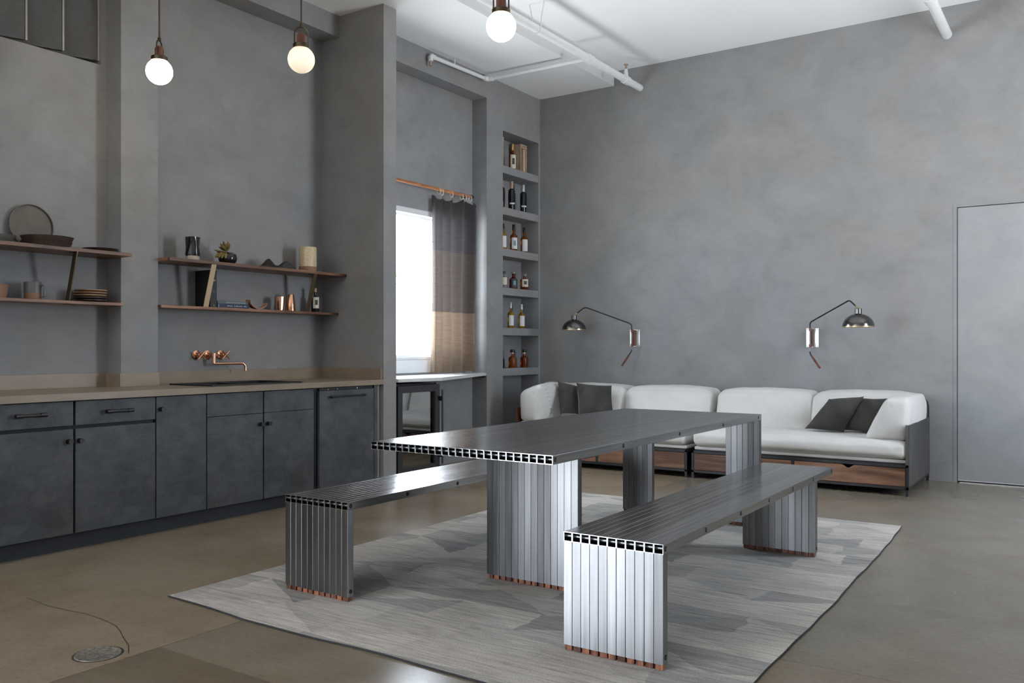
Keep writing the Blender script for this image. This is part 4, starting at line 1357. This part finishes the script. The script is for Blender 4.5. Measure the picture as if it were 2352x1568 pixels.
def sofa(x0, x1, label, right_panel, left_panel):
    xm = (x0 + x1) / 2
    s = thing('sofa', (xm, -.55, 0), label, 'sofa', 'white sofas along the back wall')
    b = .022
    # steel frame
    mb = MB()
    for z in (.052, .226):
        mb.box(x0, x1, SY_F, SY_F + b, z, z + b).box(x0, x1, SY_B - b, SY_B, z, z + b)
        mb.box(x0, x0 + b, SY_F + b, SY_B - b, z, z + b).box(x1 - b, x1, SY_F + b, SY_B - b, z, z + b)
    mb.box(xm - b / 2, xm + b / 2, SY_F, SY_F + b, .074, .226)
    mb.box(x0 + b, x1 - b, SY_F + .03, SY_B - b, .245, .252)
    mb.build('frame', 'steel_dark', s, bevel=.0015)
    for x in (x0, x1 - b):
        for y in (SY_F, SY_B - b):
            MB().box(x, x + b, y, y + b, 0, .248).build('leg', 'steel_dark', s, bevel=.0015)
    for a, c in ((x0 + b + .003, xm - b / 2 - .003), (xm + b / 2 + .003, x1 - b - .003)):
        # drawer front with a finger notch in its top edge
        m_ = (a + c) / 2
        z0, z1 = .078, .222
        top = [(a, z1)]
        for k in range(13):
            t = -1 + 2 * k / 12
            top.append((m_ + t * .055, z1 - .026 * (0.5 + 0.5 * math.cos(t * PI))))
        top.append((c, z1))
        n_ = len(top)
        vs_ = [(x, y, z) for y in (SY_F + .002, SY_F + .02) for x, z in top] + [(x, y, z0) for y in (SY_F + .002, SY_F + .02) for x, _ in top]
        fs_ = []
        for i in range(n_ - 1):
            fs_ += [(i, 2 * n_ + i, 2 * n_ + i + 1, i + 1), (n_ + i, n_ + i + 1, 3 * n_ + i + 1, 3 * n_ + i), (i, i + 1, n_ + i + 1, n_ + i), (2 * n_ + i, 3 * n_ + i, 3 * n_ + i + 1, 2 * n_ + i + 1)]
        fs_ += [(0, n_, 3 * n_, 2 * n_), (n_ - 1, 3 * n_ - 1, 4 * n_ - 1, 2 * n_ - 1)]
        MB().add(vs_, fs_).build('drawer', 'drawer_wood', s)
        MB().box(a + .01, c - .01, SY_F + .02, SY_F + .6, z0, z1 - .045).build('drawer_box', 'black_gap', s)
    # back panel and end panels
    MB().box(x0 + b, x1 - b, SY_B - .012, SY_B, .25, .56).build('back_panel', 'steel_panel', s)
    if right_panel:
        MB().box(x1, x1 + .006, SY_F + .012, SY_B, .075, .565).build('end_panel', 'steel_panel', s)
        MB().box(x1 - b, x1, SY_F, SY_F + .014, .248, .565).build('end_post', 'steel_panel', s)
        MB().tube([(x1 - .004, SY_B - .008, 0.02), (x1 - .004, SY_B - .008, .66), (x1 - .010, SY_B - .02, .70), (x1 - .04, SY_B - .03, .735), (x1 - .16, SY_B - .03, .775)], .007, 10).build('back_hoop', 'steel_dark', s, smooth=True)
    if left_panel:
        MB().box(x0 - .006, x0, SY_F + .0, SY_B, .075, .565).build('end_panel', 'leather', s)
    # thin base pad, seat cushion, back cushions
    rbox(x0 + .012, x1 - .012, SY_F + .03, SY_B - .10, .252, .288, .014, 8, (0, .004, 0)).build('base_pad', 'linen', s, smooth=True)
    rbox(x0 + .006, x1 - .008, SY_F - .005, -.22, .287, .430, .055, 22, (0, .025, .028), .0085, x0 * 3, 7.0).build('seat_cushion', 'linen', s, smooth=True)
    for a, c, sd in ((x0 + .01, xm + .004, 1.0), (xm - .004, x1 - .01, 5.0)):
        rbox(a, c, -.56, -.165, .36, .780, .075, 18, (.014, .04, .022), .006, sd + x0, 5.0, .125, .012).build('back_cushion', 'linen', s, smooth=True)
    return s


sL = sofa(.372, 2.224, 'white sofa nearest the bottle niche, with charcoal pillows beside its tall arm cushion', False, True)
sR = sofa(2.268, 4.082, 'white sofa nearest the door, with a steel end panel', True, False)
# arm cushions
mb = rbox(.385, .60, -1.03, -.36, .425, .80, .05, 26, (.03, .02, .02), .006, 3.3, 6.0)
for p in mb.v:                       # lower towards the front, with a pleated seam on the inner face
    t = max(0, (p.z - .425) / .375)
    p.z -= .075 * t * max(0, min(1, (-.55 - p.y) / .48)) * max(0, min(1, (.56 - p.x) / .16))
    p.x += .05 * t * max(0, min(1, (p.x - .42) / .18))
    if p.x > .5 and .45 < p.z < .79:
        q = abs((p.y + .94) + (.78 - p.z) * -.55)
        if q < .05:
            p.x += .012 * math.sin(p.z * 150) * (1 - q / .05)
mb.build('arm_cushion', 'linen', sL, smooth=True)
mb = rbox(3.80, 4.068, -.975, -.10, .425, .775, .05, 20, (.02, .02, .015), .005, 8.1, 6.0)
for p in mb.v:                       # wedge: the inner face slopes down to the seat
    t = (p.z - .425) / .35
    w = max(0, min(1, (4.068 - p.x) / .268))
    p.x += w * (-.075 * (1 - t) + .095 * t)
mb.build('arm_cushion', 'linen', sR, smooth=True)


def pillow(bl, br, tr_, tl, t, label, seed):
    """square cushion between four corners"""
    bl, br, tr_, tl = (Vector(q) for q in (bl, br, tr_, tl))
    nd = (br - bl).cross(tl - bl).normalized()
    N = 24
    vs_, fs_ = [], []
    for s_ in (1, -1):
        for j in range(N + 1):
            for i in range(N + 1):
                u, v = i / N * 2 - 1, j / N * 2 - 1
                th = max(0.0, (1 - abs(u) ** 2.2) * (1 - abs(v) ** 2.2)) ** .55
                px = u * (1 - .055 * (1 - v * v) * abs(u) ** 3)
                py = v * (1 - .06 * (1 - u * u) * abs(v) ** 3)
                nn = noise.noise(Vector((u * 2.4 + seed, v * 2.4, s_ * 3))) * .010 * th
                a, b = (px + 1) / 2, (py + 1) / 2
                q = bl * (1 - a) * (1 - b) + br * a * (1 - b) + tr_ * a * b + tl * (1 - a) * b
                vs_.append(q + nd * (s_ * (t / 2 * th + nn)))
    n0 = (N + 1) ** 2
    for j in range(N):
        for i in range(N):
            a = j * (N + 1) + i
            fs_ += [(a, a + 1, a + N + 2, a + N + 1), (n0 + a, n0 + a + N + 1, n0 + a + N + 2, n0 + a + 1)]
    return tag(MB().add(vs_, fs_).build('throw_pillow', 'charcoal', smooth=True), label, 'pillow', 'charcoal throw pillows')


pillow(on(1331, 953, 'y', -.78), on(1409, 952, 'y', -.72), on(1405, 885, 'y', -.60), on(1324, 879, 'y', -.66), .165, 'charcoal throw pillow facing the room on the sofa near the niche', 1)
pillow(on(1287, 950, 'y', -.86), on(1329, 951, 'y', -.70), on(1327, 886, 'y', -.52), on(1281, 874, 'y', -.72), .165, 'charcoal throw pillow squeezed against the tall white arm cushion', 4)
pillow(on(1848, 984, 'y', -.80), on(1938, 992, 'y', -.78), on(1985, 910, 'y', -.60), on(1904, 916, 'y', -.62), .165, 'charcoal throw pillow leaning in front of another at the door end', 9)
pillow(on(1932, 987, 'y', -.68), on(1996, 995, 'y', -.66), on(2046, 914, 'y', -.54), on(1974, 913, 'y', -.54), .13, 'charcoal throw pillow between the leaning pillow and white arm cushion', 13)

# ------------------------------------------------------------------ wall lamps


def wall_lamp(px, pz, arm_pts, shade_c, handle_pts, label):
    """px, pz: plate centre; rod stands off the wall"""
    o = thing('wall_lamp', (px, 0, pz), label, 'lamp', 'swing-arm wall lamps above the sofas')
    pl = MB().box(px - .058, px + .058, -.006, 0, pz - .09, pz + .09).build('wall_plate', 'chrome_plate', o, bevel=.001)
    for sx in (-1, 1):
        for s_ in (-1, 1):
            MB().tube([(px + sx * .048, -.009, pz + s_ * .08), (px + sx * .048, -.006, pz + s_ * .08)], .004, 8).build('screw', 'bolt', pl, smooth=True)
    MB().box(px - .011, px + .011, -.062, -.006, pz - .085, pz + .085).box(px - .011, px + .011, -.095, -.062, pz + .062, pz + .09).box(px - .011, px + .011, -.095, -.062, pz - .09, pz - .062).build('wood_block', 'lamp_wood', o, bevel=.003)
    rx, ry = px - .004, -.078
    MB().tube([(rx, ry, pz - .13), (rx, ry, pz + .13)], .0065, 12).build('pivot_rod', 'gunmetal', o, smooth=True)
    MB().tube(arm_pts, .0068, 12).build('arm', 'black_metal', o, smooth=True)
    c = Vector(shade_c)
    e = Vector(arm_pts[-1])
    MB().tube([e + (Vector(arm_pts[-2]) - e).normalized() * .045, e], .0074, 12).build('brass_tip', 'brass', o, smooth=True)
    R2 = .131
    sd = MB()
    prof = [(R2 * math.cos(t), R2 * .86 * math.sin(t)) for t in [k * (PI / 2 - .24) / 12 for k in range(13)]]
    prof = [(r, z) for r, z in prof] + [(.028, R2 * .855), (.028, R2 * .855 + .042), (.024, R2 * .855 + .045), (0, R2 * .855 + .045)]
    sd.lathe(prof + [], c, 40)
    sd.f = [q for q in sd.f if len(q) == 4]
    so = sd.build('shade', 'gunmetal', o, smooth=True)
    inn = [(R2 * .985 * math.cos(t), R2 * .84 * math.sin(t)) for t in [k * (PI / 2) / 12 for k in range(13)]]
    li = MB().lathe(inn, c, 40)
    li.f = [q for q in li.f if len(q) == 4]
    li.build('shade_lining', 'brass', so, smooth=True)
    MB().lathe([(R2 * .984, -.003), (R2 * 1.004, -.003), (R2 * 1.004, .004), (R2 * .984, .004), (R2 * .984, -.003)], c, 40).build('rim', 'brass', so, smooth=True)
    MB().lathe([(0, .03), (.022, .045), (.024, .065), (.014, .085), (.013, .11)], c, 18).build('bulb', 'cream', so, smooth=True)
    MB().tube(handle_pts[:-1], .006, 10).build('counter_rod', 'black_metal', o, smooth=True)
    MB().tube(handle_pts[-2:], .0105, 12).build('wood_grip', 'lamp_wood', o, smooth=True)
    return o


M['chrome_plate'] = simple('brushed_nickel_plate', (0.72, 0.73, 0.74, 1), 0.38, 1.0, var=0.04)


def lamp_from_px(px, pz, s_y, shade_uv, bend1, bend2, tip, hb, he, label):
    """arm swings in the vertical plane from the rod to the shade"""
    rod = Vector((px - .004, -.078, 0))
    c = on(shade_uv[0], shade_uv[1], 'y', -s_y)
    d = Vector((c.x - rod.x, c.y - rod.y, 0))
    nrm = Vector((0, 0, 1)).cross(d.normalized())

    def onp(u, v):
        q = FWD + RGT * ((u - CX) / F_PX) + Vector((0, 0, 1)) * ((HORIZON - v) / F_PX)
        t = (rod - CAM).dot(nrm) / q.dot(nrm)
        return CAM + q * t
    b1, b2 = onp(*bend1), onp(*bend2)
    a0 = Vector((rod.x, rod.y, pz + .08))
    b0 = Vector((rod.x, rod.y, b1.z - .02))
    ctop = Vector((c.x, c.y, c.z + .131 * .855 + .043))
    d1, d2 = (b2 - b1).normalized(), (ctop - b2).normalized()
    arm = [a0, b0, Vector((rod.x, rod.y, b1.z - .008)) + d1 * .006, Vector((rod.x, rod.y, b1.z)) + d1 * .03, b2 - d1 * .025, b2 - d1 * .008 + d2 * .006, b2 + d2 * .022, ctop + (b2 - ctop) * .3, ctop]
    h0 = Vector((rod.x, rod.y, pz - .08))
    hbp, hep = onp(*hb), onp(*he)
    hbp = Vector((rod.x, rod.y, hbp.z))
    e = (hep - hbp)
    L = e.length
    e.normalize()
    hnd = [h0, hbp + Vector((0, 0, .012)), hbp + e * .010, hbp + e * .055, hbp + e * min(L, .21)]
    wall_lamp(px, pz, arm, c, hnd, label)


lamp_from_px(1.2025, 1.283, .26, (1318.5, 757), (1454.5, 744), (1343.5, 705), None, (1457, 806), (1428, 840), 'swing-arm wall lamp above the sofa near the niche, shade to the left')
lamp_from_px(3.065, 1.274, .60, (1971.5, 750), (1865.5, 740), (1951, 689), None, (1864, 812), (1886, 849), 'swing-arm wall lamp above the sofa near the door, shade to the right')

# ------------------------------------------------------------------ pendants
GR = 0.077


def pendant(u, v, mat, label, turn, ztop=ZS):
    c = on(u, v, 'z', 2.84)
    o = thing('pendant_lamp', c - Vector((0, 0, GR)), label, 'lamp', 'opal globe pendants')
    prof = [(GR * math.sin(t), -GR * math.cos(t)) for t in [k * (PI - .42) / 22 for k in range(23)]]
    MB().lathe(prof, c, 36).build('globe', mat, o, smooth=True)
    zg = GR * .86
    MB().lathe([(.030, zg - .004), (.0475, zg - .002), (.0475, zg + .020), (.043, zg + .024), (.0, zg + .024)], c, 32).build('collar', 'bronze', o, smooth=True)
    MB().lathe([(.026, zg + .022), (.026, zg + .068), (.020, zg + .082), (.008, zg + .088), (0, zg + .088)], c, 28).build('wood_neck', 'lamp_wood', o, smooth=True)
    ax = Vector((math.cos(turn), math.sin(turn), 0))
    pts = [c + ax * (.0395 * sgn * math.cos(t)) + Vector((0, 0, h)) for sgn, t, h in
           [(1, 0, zg + .02), (1, 0, zg + .085)] + [(1, k * PI / 10, zg + .085 + .036 * math.sin(k * PI / 10)) for k in range(1, 10)] + [(-1, 0, zg + .085), (-1, 0, zg + .02)]]
    MB().tube(pts, .0042, 8).build('yoke', 'bronze', o, smooth=True)
    MB().lathe([(0, zg + .117), (.010, zg + .119), (.010, zg + .135), (.006, zg + .140), (0, zg + .140)], c, 14).build('swivel', 'bronze', o, smooth=True)
    MB().tube([c + Vector((0, 0, zg + .138)), Vector((c.x, c.y, ztop - .02))], .0048, 10).build('stem', 'bronze', o, smooth=True)
    MB().lathe([(0, -.028), (.05, -.024), (.055, -.004), (.055, -.0005)], (c.x, c.y, ztop), 28).build('canopy', 'bronze', o, smooth=True)
    return o


pendant(366, 164.5, 'globe_a', 'lit opal globe pendant nearest the left picture edge, in front of the pilaster', YAW + PI / 2)
pendant(692, 137, 'globe_b', 'dimmer yellowish opal globe pendant hanging before the beam', YAW, ZC)
pendant(1151, 61, 'globe_a', 'lit opal globe pendant above the dining table, at the top picture edge', YAW, ZC)

# ------------------------------------------------------------------ ceiling pipes
PX, PZ, PR = 1.262, 3.955, .036
mp_ = thing('sprinkler_main_pipe', (PX, 0, PZ), 'thick white sprinkler pipe running under the ceiling into the back wall', 'pipe')
MB().tube([(PX, -.002, PZ), (PX, -9.5, PZ)], PR, 22).build('pipe_run', 'white_paint', mp_, smooth=True)
ty = -1.145
for y, l in ((-.34, .05), (ty, .06)):
    MB().tube([(PX, y - l, PZ), (PX, y - l + .012, PZ), (PX, y + l - .012, PZ), (PX, y + l, PZ)], [PR * 1.24] * 4, 22).build('coupling', 'white_paint', mp_, smooth=True)
for y in (-2.08, -5.6):
    q = [(PX + a, y, PZ + z) for a, z in [(-.075, .228), (-.045, .09), (-.042, .0)] + [(-.042 * math.cos(t), -.042 * math.sin(t)) for t in (.5, 1.0, 1.57, 2.1, 2.6)] + [(.042, 0), (.045, .09), (.075, .228)]]
    MB().tube(q, .005, 6).build('hanger', 'white_paint', mp_, smooth=True)
hp = thing('fire_sprinkler', (PX, -.34, PZ + PR), 'upright brass sprinkler head on the thick ceiling pipe', 'sprinkler')
MB().tube([(PX, -.34, PZ + PR * .9), (PX, -.34, PZ + PR + .03), (PX, -.34, PZ + PR + .075)], [.024, .022, .016], 16).build('nipple', 'white_paint', hp, smooth=True)
MB().tube([(PX, -.34, PZ + PR + .075), (PX, -.34, PZ + PR + .12), (PX, -.34, PZ + PR + .1201), (PX, -.34, PZ + PR + .126)], [.011, .009, .022, .022], 14).build('head', 'tan_foil', hp, smooth=True)
ex_ = 0.075
bp = thing('sprinkler_branch_pipe', (ex_, ty, PZ), 'thin white branch pipe bending along the left wall below the ceiling', 'pipe')
MB().tube([(PX - PR, ty, PZ), (ex_ + .05, ty, PZ), (ex_ + .015, ty - .015, PZ), (ex_, ty - .05, PZ), (ex_ - .03, -2.03, PZ)], .0185, 16).build('pipe_run', 'white_paint', bp, smooth=True)
MB().tube([(ex_ + .07, ty, PZ), (ex_ + .02, ty - .01, PZ), (ex_ + .01, ty - .02, PZ), (ex_ - .001, ty - .07, PZ)], .0255, 16).build('elbow', 'white_paint', bp, smooth=True)
MB().tube([(ex_ - .03, -1.98, PZ), (ex_ - .03, -2.03, PZ + .004), (ex_ - .03, -2.045, PZ - .012), (ex_ - .03, -2.045, PZ - .05)], .025, 16).build('end_elbow', 'white_paint', bp, smooth=True)
MB().tube([(ex_ - .03, -2.045, PZ - .05), (ex_ - .03, -2.045, PZ - .085), (ex_ - .03, -2.045, PZ - .0851), (ex_ - .03, -2.045, PZ - .09)], [.010, .008, .017, .017], 12).build('head', 'tan_foil', bp, smooth=True)
MB().tube([(ex_ - .02, -1.68, PZ + .01), (ex_ - .02, -1.68, ZS)], .006, 8).build('hanger', 'white_paint', bp, smooth=True)
rp = thing('ceiling_conduit_pipe', (4.225, 0, 3.945), 'short white pipe entering the back wall above the door', 'pipe')
MB().tube([(4.225, -.002, 3.935), (4.225, -6.5, 3.935)], .040, 22).build('pipe_run', 'white_paint', rp, smooth=True)
MB().tube([(4.225, -.90, 3.935), (4.225, -1.02, 3.935)], .048, 22).build('coupling', 'white_paint', rp, smooth=True)
for y in (-2.5, -5.5):
    MB().tube([(4.225, y, 3.97), (4.225, y, ZC)], .005, 6).build('hanger', 'white_paint', rp, smooth=True)

# ------------------------------------------------------------------ floor drain
dp = on(225, 1502, 'z', 0)
dr = tag(MB().lathe([(0, .001), (.070, .001), (.074, .003), (.082, .003), (.084, 0), (0, 0)], (dp.x, dp.y, 0.0002), 36).build('floor_drain', 'drain', smooth=True), 'round worn metal floor drain set in the concrete', 'drain')
MB().lathe([(.0845, .0004), (.0845, .0012), (.090, .0012), (.092, .0002)], (dp.x, dp.y, 0), 36).build('dark_ring', 'crack', dr, smooth=True)
